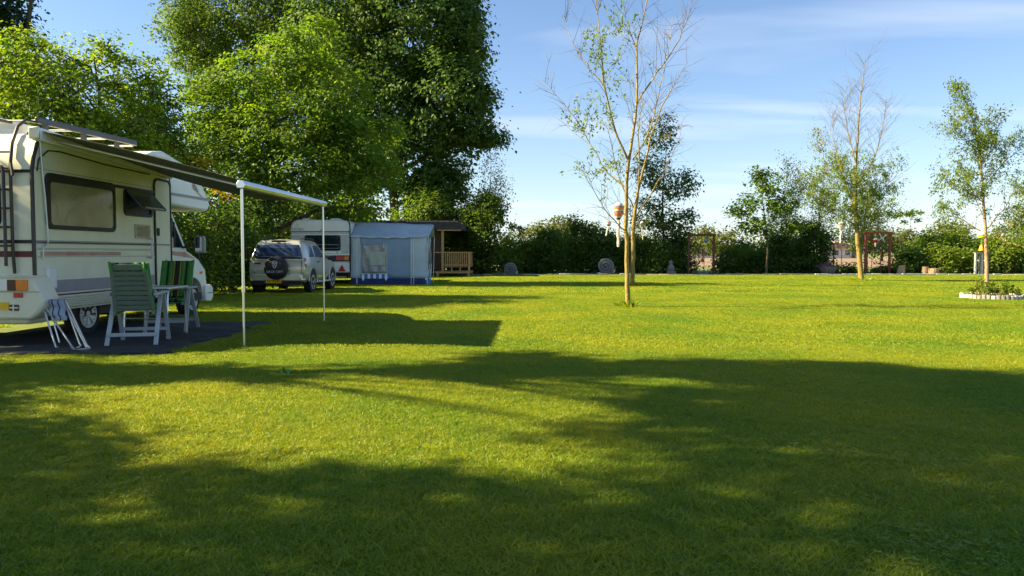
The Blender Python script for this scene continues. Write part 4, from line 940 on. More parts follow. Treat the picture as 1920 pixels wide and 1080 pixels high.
# --- shrubs: behind the car and camper
def shrub(lab, px, top, d, wpx, lm='lf_mid', seed=1, spacing=.44, n_per=22, leaf=.13, group='shrubs', bottom=0., name='shrub', sig=.25, lobes=7):
    rng = np.random.default_rng(seed + 500); x = P(px, 475, d).x; rw = wpx/2/FPX*d; zt = P(px, top, d).z
    rw *= 1.04; bl = [(x, d, zt*.45, rw*.72, rw*.72, zt*.42), (x - .3*rw, d - .2, zt*.17, rw*.75, rw*.6, zt*.17), (x + .4*rw, d + .2, zt*.15, rw*.7, rw*.6, zt*.15)]
    for k in range(lobes):
        a = rng.uniform(0, 6.28); rr = rng.uniform(.35, .7)*rw; z = rng.uniform(.25, .86)*zt
        s = rng.uniform(.28, .46)
        bl.append((x + rr*math.cos(a)*(1.15 - .6*z/zt), d + rr*math.sin(a)*.8, min(z, zt - s*rw*.8), rw*s, rw*s, min(rw*s, zt*.22)))
    bl.append((x + rng.uniform(-.3, .3)*rw, d, zt*.86, rw*.34, rw*.34, zt*.13))
    if bottom: bl = [b for b in bl if b[2] - b[5] > bottom] or bl[-2:]
    return leafy_tree(name, lab, (x, d), zt*.8, max(.035, .018*zt), bl, lm, spacing=spacing, n_per=n_per, leaf=leaf, sig=sig, seed=seed, cat='shrub', group=group, twigs=.25, zmin=.10)
G1 = 'dark shrubs behind the vehicles'
shrub('dark shrub behind the camper cab and its wing mirror', 395, 330, 24, 190, 'lf_dark', 31, group=G1, leaf=.14)
shrub('dark shrub left of the silver car, right of the camper cab', 450, 340, 28.5, 170, 'lf_dark', 32, group=G1, leaf=.14)
shrub('shrub rising straight behind the silver car roof', 525, 345, 32.5, 150, 'lf_dark', 33, group=G1, leaf=.15)
shrub('shrub showing above the left roof hatch of the caravan', 590, 350, 38, 150, 'lf_mid', 34, group=G1, leaf=.17)
shrub('shrub showing above the right roof hatch of the caravan', 660, 360, 39, 150, 'lf_mid', 35, group=G1, leaf=.17)
shrub('leafy shrub above the tent ridge beside the tree trunks', 790, 350, 45.5, 190, 'lf_mid', 36, group=G1, leaf=.19, spacing=.6)
shrub('shrub behind the camper between its cab and the golden blossoms', 330, 330, 21.5, 190, 'lf_mid', 37, group=G1, leaf=.12)
shrub('wide shrub hidden low behind the camper living part', 180, 300, 19.5, 330, 'lf_mid', 38, group=G1, leaf=.12)
shrub('low shrub at the left edge behind the camper roof rails', 10, 300, 18.5, 240, 'lf_mid', 39, group=G1, leaf=.12)
for px, py, d, sd, lab in ((297, 275, 20.0, 41, 'golden blossom sprays just above the camper roof front'), (372, 305, 20.4, 42, 'golden blossom sprays behind the awning canopy, right of the alcove'), (418, 358, 22.6, 43, 'pale yellow blossom sprays below the awning canopy end')):
    p = P(px, py, d)
    leafy_tree('blossom_shrub', lab, (p.x, p.y + .3), p.z, .03, [(p.x, p.y, p.z, .28, .3, .22), (p.x - .25, p.y, p.z + .1, .16, .2, .14), (p.x + .3, p.y, p.z - .1, .2, .2, .2)], 'lf_gold', spacing=.30, n_per=14, leaf=.09, sig=.12, seed=sd, cat='shrub', group='golden blossom shrubs', twigs=.5)
# --- big bush and weeping birch right of the cabin, then the far hedge
shrub('tall dense green bush right of the cabin balcony', 905, 350, 44.5, 125, 'lf_mid', 51, group='far hedge', leaf=.19, spacing=.52, lobes=11)
shrub('tall bush behind the balcony railing, left in the bush clump', 860, 375, 47, 110, 'lf_mid', 52, group='far hedge', leaf=.19, spacing=.55)
H = [(985, 446, 46, 62, 'lf_birch', 'hedge shrub right of the snail ornament'), (1028, 430, 45.6, 70, 'lf_dark', 'dark hedge shrub third of the way from the balcony to the willow'), (1088, 404, 46.4, 74, 'lf_mid', 'hedge shrub halfway between the balcony and the willow trunks'),
     (1134, 424, 45.6, 66, 'lf_dark', 'dark hedge shrub left of the striped wind spinner'), (1182, 440, 46, 66, 'lf_mid', 'dark hedge shrub right behind the willow trunks'), (1275, 440, 46.5, 70, 'lf_dark', 'hedge shrub left beside the left red frame'),
     (1235, 470, 45, 70, 'lf_mid', 'low shrub at the foot of the tall dark tree'), (1370, 462, 46, 60, 'lf_mid', 'hedge shrub right of the left red frame'), (1410, 470, 46.6, 60, 'lf_dark', 'dark hedge shrub left behind the young maple'), (1462, 440, 46, 80, 'lf_dark', 'dark hedge shrub right behind the young maple'),
     (1520, 415, 46, 90, 'lf_dark', 'dense dark shrub left of the flower planter'), (1590, 500, 45, 60, 'lf_mid', 'low plants beside the flower planter'), (1708, 462, 45.5, 60, 'lf_dark', 'shrub right of the right red frame'), (1738, 432, 47, 66, 'lf_mid', 'hedge shrub above the stump and the barrel'),
     (1765, 460, 45, 60, 'lf_birch', 'sunlit yellow-green hedge shrub above the half barrel'), (1800, 430, 46.5, 80, 'lf_mid', 'hedge shrub left of the wooden post box'), (1815, 468, 45, 44, 'lf_birch', 'small sunlit shrub left beside the wooden post box'), (1880, 440, 46, 90, 'lf_birch', 'sunlit hedge shrub right of the birch in the ring'),
     (1940, 430, 46, 90, 'lf_mid', 'hedge shrub at the right edge of the picture'), (1660, 500, 45.5, 70, 'lf_dark', 'low dark plants inside the right red frame')]
for i, (px, top, d, wpx, lm, lab) in enumerate(H): shrub(lab, px, top, d, wpx, lm, 60 + i, group='far hedge', leaf=.17, spacing=.42, n_per=20)
for i, (px, top, lab) in enumerate(((962, 452, 'rear hedge shrub left of the small umbrella-shaped tree'), (1008, 444, 'rear hedge shrub right of the small umbrella-shaped tree'), (1058, 436, 'rear hedge shrub below the pale round far tree'), (1112, 436, 'rear hedge shrub left of the small grey wind spinner'), (1160, 446, 'rear hedge shrub behind the striped wind spinner tail'), (1212, 446, 'rear hedge shrub behind the pale wind spinner'),
    (1398, 452, 'rear hedge shrub left of the young maple stem'), (1440, 450, 'rear hedge shrub straight behind the young maple stem'), (1492, 442, 'rear hedge shrub right of the young maple stem'), (1722, 446, 'rear hedge shrub below the two sumac tops'), (1772, 440, 'rear hedge shrub above the half barrel'), (1846, 444, 'rear hedge shrub above the wooden post box'), (1906, 442, 'rear hedge shrub near the right picture edge'))):
    shrub(lab, px, top, 51, 72, ('lf_mid', 'lf_far', 'lf_dark')[i % 3], 160 + i, group='rear hedge', leaf=.20, spacing=.50, n_per=18)
leafy_tree('alder_tree', 'tall dark tree behind the willow, right of its trunks', (P(1242, 500, 46).x, 46), 9.6, .10,
    [B(1240,250,46,.9,1,1.3), B(1225,320,46,1.2,1.2,1.2), B(1262,350,46,1.5,1.3,.9), B(1215,400,46,1.3,1.3,1.1), B(1262,415,46,1.6,1.4,1.0), B(1245,460,46,1.7,1.5,1.0), B(1290,330,46,.5,.6,.4), B(1300,405,46,.5,.7,.3)], 'lf_dark', spacing=.50, n_per=18, leaf=.17, sig=.24, seed=81, shell=.3)
leafy_tree('maple_sapling', 'young bright green maple on a bare stem right of the left red frame', (P(1437, 500, 44).x, 44), 6.3, .07,
    [B(1440,345,44,.9,.9,.7), B(1400,385,44,.8,.9,.6), B(1465,380,44,.9,.9,.8), B(1420,425,44,1.1,1,.5), B(1480,420,44,.8,.8,.6), B(1425,322,44,.4,.5,.3), B(1375,400,44,.4,.5,.25)], 'lf_maple', spacing=.42, n_per=15, leaf=.20, sig=.22, seed=82, up=.8)
for i, (px, top, d, lab) in enumerate(((1535, 240, 46.5, 'feathery birch left behind the right-hand willow'), (1475, 300, 47, 'slim birch rising behind the young maple'), (1625, 345, 47, 'birch foliage right behind the right-hand willow'), (920, 285, 46, 'thin weeping birch standing above the bush by the cabin'), (1925, 330, 44, 'birch at the right edge of the picture'))):
    zt = P(px, top, d).z; x = P(px, 475, d).x; rg = np.random.default_rng(90 + i); bl = []
    for k in range(13):
        u = (k + .5)/13; z = zt*(.30 + .70*u) if px != 920 else zt*(.62 + .38*u); wdt = (1.5 if px != 920 else .9)*(1 - .75*u) + .12
        bl.append((x + rg.uniform(-.9, .9)*wdt, d + rg.uniform(-.7, .7)*wdt, z, .42*wdt + .15, .42*wdt + .15, .35*wdt + .25))
    leafy_tree('birch_tree', lab, (x, d), zt, .06, bl, 'lf_birch' if px != 920 else 'lf_mid', 'barkbirch', spacing=.46, n_per=(14 if px != 920 else 7), leaf=.11, sig=.24, seed=90 + i, group='slim birches', droop=.45, shell=.2, twigs=.5, flat=1.1, top=(x, d, zt))
# sumac-like tops over the hedge
for i, (px, py, lab) in enumerate(((1688, 402, 'umbrella-shaped sumac top left above the right hedge'), (1712, 398, 'umbrella-shaped sumac top right above the right hedge'), (968, 425, 'small umbrella-shaped tree top above the hedge near the cabin'))):
    p = P(px, py, 48)
    rg = np.random.default_rng(300 + i); bl = [(p.x + .42*math.cos(k*1.05 + i), 48 + .42*math.sin(k*1.05 + i), p.z - .10 + rg.uniform(-.12, .12), .17, .17, .09) for k in range(6)] + [(p.x, 48, p.z + .05, .15, .15, .1), (p.x + .25, 48, p.z - .5, .2, .2, .1)]
    leafy_tree('sumac_tree', lab, (p.x + .2, 48), p.z + .25, .035, bl, 'lf_mid', spacing=.24, n_per=8, leaf=.17, sig=.09, seed=101 + i, group='umbrella-shaped sumacs', up=.4, droop=.35, flat=.8, twigs=.6)

# --- young trees on the lawn: drawn limbs, fine twigs, few leaves
def poly3(pts, d0, dd, s=None):
    n = len(pts); return [P(a, b, d0 + dd*(i/(max(1, n-1)))**1.2) for i, (a, b) in enumerate(pts)]
def resample(pts, n):
    a = np.array([list(p) for p in pts]); s = np.r_[0, np.cumsum(np.linalg.norm(np.diff(a, axis=0), axis=1))]; u = np.linspace(0, s[-1], n)
    # smooth interpolation through the drawn points
    out = np.stack([np.interp(u, s, a[:, k]) for k in range(3)], 1)
    for _ in range(2): out[1:-1] = out[1:-1]*.5 + (out[:-2] + out[2:])*.25
    return out
def young_tree(name, label, base, limbs, seed, bark, twigm, leafm, leaf_zones, twig_n=9, twig_len=1.0, leaf=.09, group=None, leaf_n=8, droop=.25, gap=.0, leaf_prob=.5, sub=3, rise=.55, tw_r=.007):
    """limbs: list of (3D polyline, r0, r1). Twigs sprout along each limb; leaves sit on twigs inside the leaf zones"""
    rng = np.random.default_rng(seed); t = empty(name, base); put(t, label, 'tree', group); o = np.array(base, float)
    q = MB(); tw = MB(); lc = []
    for li, (pl, r0, r1) in enumerate(limbs):
        n = 14; a = resample(pl, n) - o
        a[1:-1] += rng.normal(0, .012, (n - 2, 3))
        q.add(tube([Vector(p) for p in a], [r0 + (r1 - r0)*(i/(n-1))**.9 for i in range(n)], 8 if r0 > .03 else 6))
        Llen = np.linalg.norm(np.diff(a, axis=0), axis=1).sum(); start = .45 if li == 0 else .12
        for k in range(int(twig_n*Llen/2.0) + 1):
            u = start + (1 - start)*rng.random(); i = u*(n-1); i0 = min(int(i), n-2); p = a[i0] + (a[i0+1] - a[i0])*(i - i0)
            tg = a[min(n-1, i0+2)] - a[i0]; tg /= np.linalg.norm(tg) + 1e-9
            side = rng.normal(0, 1, 3); side -= tg*side.dot(tg); side /= np.linalg.norm(side)
            dr = tg*rise + side*rng.uniform(.4, .9) + np.array([0, 0, .25]); dr /= np.linalg.norm(dr)
            ln = twig_len*rng.uniform(.35, 1.2)*(1.1 - .5*u)
            bend = rng.normal(0, .18, 3) + np.array([0, 0, .20 - droop])
            pts = [p + dr*ln*v + bend*ln*v*v for v in np.linspace(0, 1, 6)]
            tw.add(tube([Vector(x) for x in pts], [tw_r*(1 - .78*v) for v in np.linspace(0, 1, 6)], 4, False))
            ends = [pts]
            for j in range(rng.integers(1, sub + 1)):
                v = rng.uniform(.25, .8); s = pts[0] + dr*ln*v + bend*ln*v*v; d2 = dr*.8 + rng.normal(0, .5, 3); d2 /= np.linalg.norm(d2); l2 = ln*rng.uniform(.3, .6)
                p2 = [s + d2*l2*w + bend*l2*w*w for w in np.linspace(0, 1, 4)]
                tw.add(tube([Vector(x) for x in p2], [tw_r*.6*(1 - .75*w) for w in np.linspace(0, 1, 4)], 3, False)); ends.append(p2)
            for e in ends:
                w = e[-1] + o
                ok = any(abs(w[0] - z[0]) < z[3] and abs(w[2] - z[2]) < z[5] for z in leaf_zones)
                if ok and rng.random() < leaf_prob:
                    for x in e[1:]: lc.append(x)
    q.build('trunk', M[bark], t, smooth=60); tw.build('twigs', M[twigm], t, smooth=60)
    if lc:
        V, F, ti = leaf_arrays(np.array(lc), .055, leaf_n, leaf, rng, .2, 1.2, .40, droop=.45)
        c_ = tri_object('leaves', V, F, M[leafm], ti, t); c_['kind'] = 'stuff'
    return t
def W8(pts): return [(1000 + a/1.8, b/1.8) for a, b in pts]
D1 = 17.0; b1 = P(1178, 578, D1); b1.z = 0
L1 = [(poly3(W8([(320,1040),(317,900),(312,700),(322,540)]), D1, .0), 0.060, 0.037),
      (poly3(W8([(322,545),(345,400),(352,350),(346,150),(384,0),(400,-90)]), D1, .5), 0.036, 0.007),
      (poly3(W8([(320,540),(275,450),(242,320),(234,200),(214,30),(205,-60)]), D1, -.7), 0.028, 0.005),
      (poly3(W8([(350,350),(400,262),(470,180),(525,60),(550,-30)]), D1 + .3, -.6), 0.022, 0.004),
      (poly3(W8([(306,628),(250,592),(190,480),(130,380),(30,268)]), D1, .9), 0.019, 0.003),
      (poly3(W8([(310,778),(255,730),(215,660),(180,580)]), D1, -.6), 0.015, 0.003),
      (poly3(W8([(335,540),(400,440),(420,330),(450,200),(470,60)]), D1 + .1, 1.0), 0.018, 0.004),
      (poly3(W8([(236,290),(180,220),(130,140),(100,40)]), D1 - .5, .3), 0.012, 0.003),
      (poly3(W8([(344,160),(320,80),(300,-20)]), D1 + .4, -.5), 0.012, 0.003)]
def Z(px, py, d, rx, rz): p = P(px, py, d); return (p.x, p.y, p.z, rx, 0, rz)
young_tree('willow_tree', 'slender nearly bare young tree with twin leaders in the middle of the lawn', b1, L1, 7, 'barkyoung', 'twig', 'lf_birch',
    [Z(1100,250,D1,.55,.9), Z(1130,120,D1,.35,.9), Z(1150,300,D1,.35,.5), Z(1165,40,D1,.5,.35)], 15, 1.15, .085, 'young lawn trees', 4, leaf_prob=.62, tw_r=.006)
D2 = 28.5; b2 = P(1186, 535, D2); b2.z = 0
L2 = [(poly3(W8([(335,965),(337,760),(352,650)]), D2, .0), .095, .060), (poly3(W8([(352,650),(385,510),(415,400),(470,290),(520,210)]), D2, .8), .052, .008), (poly3(W8([(352,650),(360,560),(352,440),(372,330)]), D2, -.8), .038, .008),
      (poly3(W8([(340,740),(400,650),(450,560),(500,450)]), D2, .6), .030, .006), (poly3(W8([(337,700),(290,610),(270,520),(250,430)]), D2, -.4), .028, .006), (poly3(W8([(385,510),(440,470),(520,420)]), D2 + .4, -.5), .022, .005)]
young_tree('willow_tree', 'second slender young tree standing right behind the first on the lawn', b2, L2, 8, 'barkyoung', 'twig', 'lf_birch', [Z(1200,430,D2,.5,.5), Z(1225,260,D2,.5,.7)], 9, 1.5, .10, 'young lawn trees', 4, leaf_prob=.4, tw_r=.008)
D3 = 33.4; b3 = P(1616, 527, D3); b3.z = 0
L3 = [(poly3([(1616,528),(1610,470),(1604,400),(1603,330)], D3, 0), .125, .075), (poly3([(1603,330),(1608,270),(1612,200),(1622,115)], D3, .4), .065, .008), (poly3([(1604,350),(1640,300),(1655,240),(1662,190)], D3, -.6), .04, .006),
      (poly3([(1605,400),(1580,330),(1565,280),(1560,210)], D3, .7), .04, .006), (poly3([(1604,420),(1560,400),(1530,370),(1515,340)], D3, -.6), .03, .006), (poly3([(1603,380),(1640,365),(1665,345),(1680,330)], D3, .5), .03, .006),
      (poly3([(1606,310),(1590,250),(1583,200),(1585,160)], D3, .5), .03, .005), (poly3([(1604,440),(1640,420),(1660,395)], D3, -.6), .025, .006)]
young_tree('willow_tree', 'slim young tree with yellow-green trunk and bare top on the right of the lawn', b3, L3, 9, 'barkyoung', 'twig', 'lf_birch', [Z(1590,380,D3,2.4,2.4)], 28, 1.9, .10, 'young lawn trees', 7, leaf_prob=.9, tw_r=.006)
D4 = 20.45; b4 = P(1851, 560, D4); b4.z = .02
L4 = [(poly3([(1851,562),(1850,500),(1848,430),(1843,340),(1834,270),(1822,215),(1800,165)], D4, 0), .062, .006), (poly3([(1848,440),(1800,410),(1765,385)], D4, .5), .018, .004), (poly3([(1848,430),(1885,390),(1905,350)], D4, -.5), .018, .004),
      (poly3([(1845,380),(1800,350),(1760,335)], D4, -.5), .016, .004), (poly3([(1843,350),(1880,310),(1898,255)], D4, .4), .016, .004), (poly3([(1838,310),(1870,270),(1868,215)], D4, .3), .014, .003), (poly3([(1834,280),(1800,255),(1785,235)], D4, -.3), .012, .003),
      (poly3([(1847,410),(1820,360),(1800,310)], D4, .5), .014, .003), (poly3([(1849,450),(1890,430),(1925,420)], D4, .5), .014, .003)]
young_tree('birch_tree', 'leaning young birch growing in the stone-edged ring on the right', b4, L4, 10, 'barkbirch', 'twig', 'lf_birch', [Z(1840,300,D4,2.2,2.6)], 27, .95, .075, 'young lawn trees', 4, droop=.45, leaf_prob=.95, tw_r=.006)

# --- trees left of the view: their shade falls across the foreground. Leaf clusters fill the crowns; gaps in them let sun through
YB = ([0, 300, 500, 620, 820, 1000, 1150, 1480, 1700, 1920, 2600], [690, 692, 700, 706, 690, 668, 682, 684, 694, 712, 740])
GAPS = [(600,800,400,58), (330,742,310,22), (800,722,230,14), (930,758,190,22), (880,832,190,36), (620,865,270,26), (1235,722,250,15), (1070,770,120,32), (1330,757,90,8), (1285,809,75,9), (1110,858,165,24), (1030,900,75,17), (750,957,125,15), (520,945,85,17), (1290,940,75,13), (1455,1008,115,22), (295,985,85,32), (145,1062,65,11), (65,970,60,20), (40,778,75,18), (1545,731,45,8), (1340,260,80,6), (1700,770,120,7), (1560,905,60,8), (1800,850,60,7), (1050,1030,60,8)]
rg = random.Random(31); GAPS += [(rg.uniform(0, 1900), rg.uniform(770, 1075), rg.uniform(45, 110), rg.uniform(5, 12)) for _ in range(26)]
def ground_px(x, y):
    t = y*math.cos(PITCH) + CAM_H*math.sin(PITCH); u = y*math.sin(PITCH) - CAM_H*math.cos(PITCH)
    return 960 + FPX*x/t, 540 - FPX*u/t
def crown_from_shade(y0, y1, seed, n):
    rg = np.random.default_rng(seed); out = []
    while len(out) < n:
        gx, gy = rg.uniform(-6.5, 9.5), rg.uniform(y0, y1)
        px, py = ground_px(gx, gy); py += 5*math.sin(px*.021) + 4*math.sin(px*.047 + 1)
        if py < np.interp(px, *YB) and not (px < 430 and py < 664 + 4*math.sin(px*.05)): continue
        if any(((px - a)/c)**2 + ((py - b)/d_)**2 < rg.uniform(1.3, 1.75) for a, b, c, d_ in GAPS): continue
        xt = -12.2 + rg.normal(0, .9); out.append((xt, gy, (gx - xt)*math.tan(R(SUN_EL))))
    return np.array(out)
for base, y0, y1, sd, n, lab in (((-12.5, 7.7), 4.6, 9.9, 111, 1800, 'tall lime tree left of the picture shading the right foreground of the lawn'), ((-12.6, 3.0), -1.5, 4.6, 112, 2300, 'second lime tree left of the picture shading the lower lawn edge')):
    rg = np.random.default_rng(sd); cl = crown_from_shade(y0, y1, sd, n) - np.array([base[0], base[1], 0])
    t = empty('lime_tree', (base[0], base[1], 0)); put(t, lab, 'tree', 'trees beside the camera')
    q = MB(); tk = curve_pts((0, 0, 0), (.2, 0, 12.5), rg, 8, .02); q.add(tube(tk, [.20*(1.2 - i/8*1.05) for i in range(9)], 8))
    for p in cl[rg.random(n) < .22]:
        f = np.clip((p[2] - .5*abs(p[1]))/12.5, .1, .95)*8; s = tk[int(f)]
        q.add(tube(curve_pts(s, p, rg, 4, .05, .06), [.03, .022, .014, .009, .005], 4, False))
    q.build('trunk', M['barkdark'], t, smooth=60)
    V, F, ti = leaf_arrays(cl, rg.uniform(.10, .22, n), 34, .14, rg, .35, .8); tri_object('crown', V, F, M['lf_mid'], ti, t)['kind'] = 'stuff'

# --- far woodland beyond the field and single far trees
rng = np.random.default_rng(77); cl = []
for x in np.arange(-120, 260, 4.2):
    h = 6.5 + 2.5*math.sin(x*.07) + 1.6*math.sin(x*.31) + rng.uniform(-1, 1.2)
    for k in range(10): cl.append((x + rng.normal(0, 2), 246 + rng.normal(0, 3), max(.5, h*rng.uniform(.1, 1)**.8)))
V, F, ti = leaf_arrays(np.array(cl), 1.25, 26, .95, rng, .35, .8)
fw = tri_object('far_woodland', V, F, M['lf_far'], ti); put(fw, 'far strip of woodland on the horizon beyond the ploughed field', 'woodland', kind='stuff')
for i, (px, top, d, lab) in enumerate(((1050, 405, 95, 'pale round tree far behind the middle of the hedge'), (1015, 415, 100, 'pale far tree right of the small umbrella-shaped tree top'), (1318, 425, 105, 'round sunlit tree far behind the left red frame'), (1357, 428, 100, 'far tree right of the left red frame'), (1655, 428, 120, 'far tree behind the right red frame'), (1625, 425, 118, 'far tree left behind the right red frame'), (1775, 412, 110, 'far tree behind the right end of the hedge'), (1700, 430, 125, 'far tree right of the right red frame'))):
    p = P(px, top, d); r_ = p.z*.42
    leafy_tree('far_tree', lab, (p.x, d), p.z*.9, .2, [(p.x, d, p.z*.6, r_, r_, p.z*.36), (p.x - r_*.6, d, p.z*.5, r_*.6, r_*.6, p.z*.25), (p.x + r_*.6, d, p.z*.55, r_*.6, r_*.6, p.z*.25), (p.x + .1*r_, d, p.z*.82, r_*.6, r_*.6, p.z*.16)], 'lf_far', spacing=1.1, n_per=16, leaf=.42, sig=.55, seed=130 + i, group='single trees beyond the hedge')

# dense boundary planting along the left side of the site, beyond the camper
rng = np.random.default_rng(91); cl = []
for y in np.arange(-6, 46, .55):
    for k in range(9): cl.append((-19 + rng.normal(0, .9), y + rng.normal(0, .4), rng.uniform(.15, 1)**.8*(3.6 + .8*math.sin(y*.5))))
V, F, ti = leaf_arrays(np.array(cl), .38, 22, .20, rng, .35, .8)
put(tri_object('boundary_hedge', V, F, M['lf_mid'], ti), 'dense leafy boundary planting far left behind the camper van', 'hedge', kind='stuff')
# ------------------------------------------------------------------ garden things along the far edge
def at(px, d): return P(px, 475, d).x
def red_frame(px0, px1, top, d, lab, rm):
    x0, x1 = at(px0, d), at(px1, d); h = P(px0, top, d).z; t = empty('red_frame', ((x0 + x1)/2, d, 0)); put(t, lab, 'garden frame', 'red garden frames')
    w_ = (x1 - x0)/2
    part('post', box(-w_ - .06, -w_ + .06, -.06, .06, 0, h - .06), M[rm], t, bevel=.01)
    part('post', box(w_ - .06, w_ + .06, -.06, .06, 0, h - .06), M[rm], t, bevel=.01)
    part('beam', box(-w_ - .12, w_ + .12, -.06, .06, h - .06, h + .07), M[rm], t, bevel=.01)
    for k, u in enumerate((-.38, .22)): part('rod', tube([(w_*u*1.2, .02, 0), (w_*u*1.2, .02, h*(.62 if k else .95))], .016, 6), M[rm], t)
    for s in (-1, 1): part('brace', bar((s*(w_ - .04), 0, h - .45), (s*(w_ - .40), 0, h - .08), .05, .05), M[rm], t)
    return t, x0, x1, h
FD = 44.6
red_frame(1291, 1338, 441, FD, 'brown-red wooden garden frame toned dark as in shade, right of the tall dark tree', 'shadedred')
red_frame(1623, 1668, 437, FD, 'bright red wooden garden frame behind the slim young tree on the right', 'rust')
def spinner(px, top, bot, tail, d, wpx, cols, lab, cord_top=None, kite=.18):
    """balloon-shaped wind spinner: striped bag on cords with a cloth tail"""
    a, b = P(px, top, d), P(px, bot, d); h = a.z - b.z; r = wpx/2/FPX*d; t = empty('wind_spinner', (a.x, d, b.z)); put(t, lab, 'wind spinner', 'hanging wind spinners')
    n = len(cols); prof = [(.30, 1.0), (.62, .95), (.86, .84), (.98, .68), (1.0, .52), (.90, .34), (.66, .18), (.42, .06), (.30, 0)]
    def rad(u):
        zs = [q[1] for q in prof][::-1]; rs = [q[0] for q in prof][::-1]; return float(np.interp(u, zs, rs))*r
    for k, c in enumerate(cols):
        u0, u1 = k/n, (k + 1)/n
        part('band', lathe([(rad(u), u*h) for u in np.linspace(u0, u1, 4)], 18), M[c], t)
    zt = (P(px, cord_top, d).z if cord_top else a.z + .4) - b.z
    for s in (-1, 1): part('cord', tube([(s*r*.3, 0, h), (s*r*.05, 0, zt)], .006, 4), M['cord'], t)
    e = P(px + (tail[0]), tail[1], d) - Vector((a.x, d, b.z))
    pts = [Vector((0, 0, 0)).lerp(e, u) + Vector((.008*math.sin(u*9), .015*math.sin(u*5), 0)) for u in np.linspace(0, 1, 8)]
    part('tail', tube(pts, [r*kite*(1 + .5*math.sin(i*1.3)**2) for i in range(8)], 8), M['whitecloth'], t)
    return t
spinner(1160, 380, 412, (-1, 463), 24.0, 19, ['ink', 'whitecloth', 'orangecloth', 'orangecloth', 'mauvecloth', 'whitecloth', 'orangecloth', 'mauvecloth', 'whitecloth', 'whitecloth'], 'orange and white striped balloon wind spinner hanging by the willow trunk', 352, .22)
spinner(1141, 415, 424, (-5, 442), 24.3, 10, ['mauvecloth', 'whitecloth', 'mauvecloth'], 'small grey wind spinner left of the orange striped one', 402, .22)
spinner(1204, 415, 425, (1, 450), 28.9, 8, ['whitecloth', 'mauvecloth', 'whitecloth'], 'pale wind spinner right of the willow trunks', 400, .20)
spinner(1578, 416, 432, (-3, 456), 33.0, 13, ['whitecloth', 'stripewhite', 'whitecloth', 'mauvecloth', 'whitecloth'], 'white wind spinner left of the slim young tree', 400, .17)
spinner(1324, 447, 456, (0, 472), FD - .1, 8, ['bluecloth', 'bluecloth', 'greencloth'], 'blue and green wind spinner in the brown-red frame', 441, .12)
spinner(1642, 446, 455, (-1, 463), FD - .1, 8, ['red', 'red', 'whitecloth'], 'red and white wind spinner in the bright red frame', 438, .3)
p = P(1654, 446, FD - .15); t = empty('toy_windmill', p); put(t, 'small pale windmill with crossed sails on a rod in the bright red frame', 'windmill')
for k in range(4):
    a = R(33 + 90*k); part('sail', bar((.04*math.cos(a), 0, .04*math.sin(a)), (.32*math.cos(a), 0, .32*math.sin(a)), .07, .012, (0, 1, 0)), M['paleStone'], t)
part('hub', lathe([(.05, -.04), (.05, .05)], 12, (0, 0, 0), 'y'), M['whitecloth'], t)
part('rod', tube([(0, .06, 0), (0, .06, -p.z)], .014, 6), M['rust'], t)
# bird feeder and yellow bag on the birch
p = P(1841, 440, 20.2); t = empty('bird_feeder', p); put(t, 'yellow bird feeder with a white roof hanging on the ring birch', 'bird feeder')
part('roof', lathe([(.11, 0), (.10, .03), (.05, .08), (.01, .10)], 16), M['whitecloth'], t); part('tray', lathe([(.03, -.09), (.10, -.08), (.11, -.05), (.09, -.04), (.05, 0)], 16), M['yellowplastic'], t); part('cord', tube([(0, 0, .1), (.03, .1, .5)], .004, 4), M['cord'], t)
p = P(1840, 465, 20.2); t = empty('yellow_bell', p); put(t, 'small yellow bell hanging below the bird feeder on the ring birch', 'bell')
part('bell', lathe([(.065, -.07), (.055, -.02), (.04, .05), (.015, .09)], 14), M['yellowplastic'], t); part('cord', tube([(0, 0, .09), (0, .02, .30)], .004, 4), M['cord'], t)
p = P(1880, 440, 20.4); t = empty('lantern', p); put(t, 'small mauve lantern in the foliage right of the bird feeder', 'lantern')
part('globe', lathe([(.02, -.06), (.05, -.03), (.055, .01), (.03, .05)], 12), M['mauve'], t); part('cord', tube([(0, 0, .05), (0, 0, .25)], .004, 4), M['cord'], t)

# snail ornaments
def snail(px, d, r, lab):
    x = at(px, d); t = empty('snail_ornament', (x, d, .02)); put(t, lab, 'ornament', 'stone snail ornaments')
    sp = [(math.cos(a)*r*(1 - a/17.5), -.03*r - .010*a, r*1.02 + math.sin(a)*r*(1 - a/17.5)) for a in np.linspace(-1.2, 15.2, 90)]
    part('shell', tube(sp, [r*.19*(1 - .7*i/89) + .02 for i in range(90)], 8), M['stone'], t)
    part('shell_back', lathe([(.02, -.02), (r*.92, -.02), (r*.95, .05), (r*.7, r*.30), (.02, r*.42)], 24, (0, 0, r*1.02), 'y'), M['stone'], t)
    part('foot', tube([(-r*1.2, .05, r*.10), (-r*.5, .05, r*.14), (r*.6, .05, r*.16), (r*1.15, .05, r*.30), (r*1.30, .05, r*.62)], [r*.05, r*.15, r*.2, r*.2, r*.14], 8), M['paleStone'], t)
    for s in (-1, 1): part('horn', tube([(r*1.3, .05 + s*.05, r*.66), (r*1.42, .05 + s*.10, r*.95)], [r*.04, r*.03], 6), M['stone'], t)
snail(956, 42.4, .33, 'dark grey snail ornament with a coiled shell near the balcony')
snail(1135, 44.2, .44, 'weathered pale grey snail ornament in the shade left of the willow trunks')
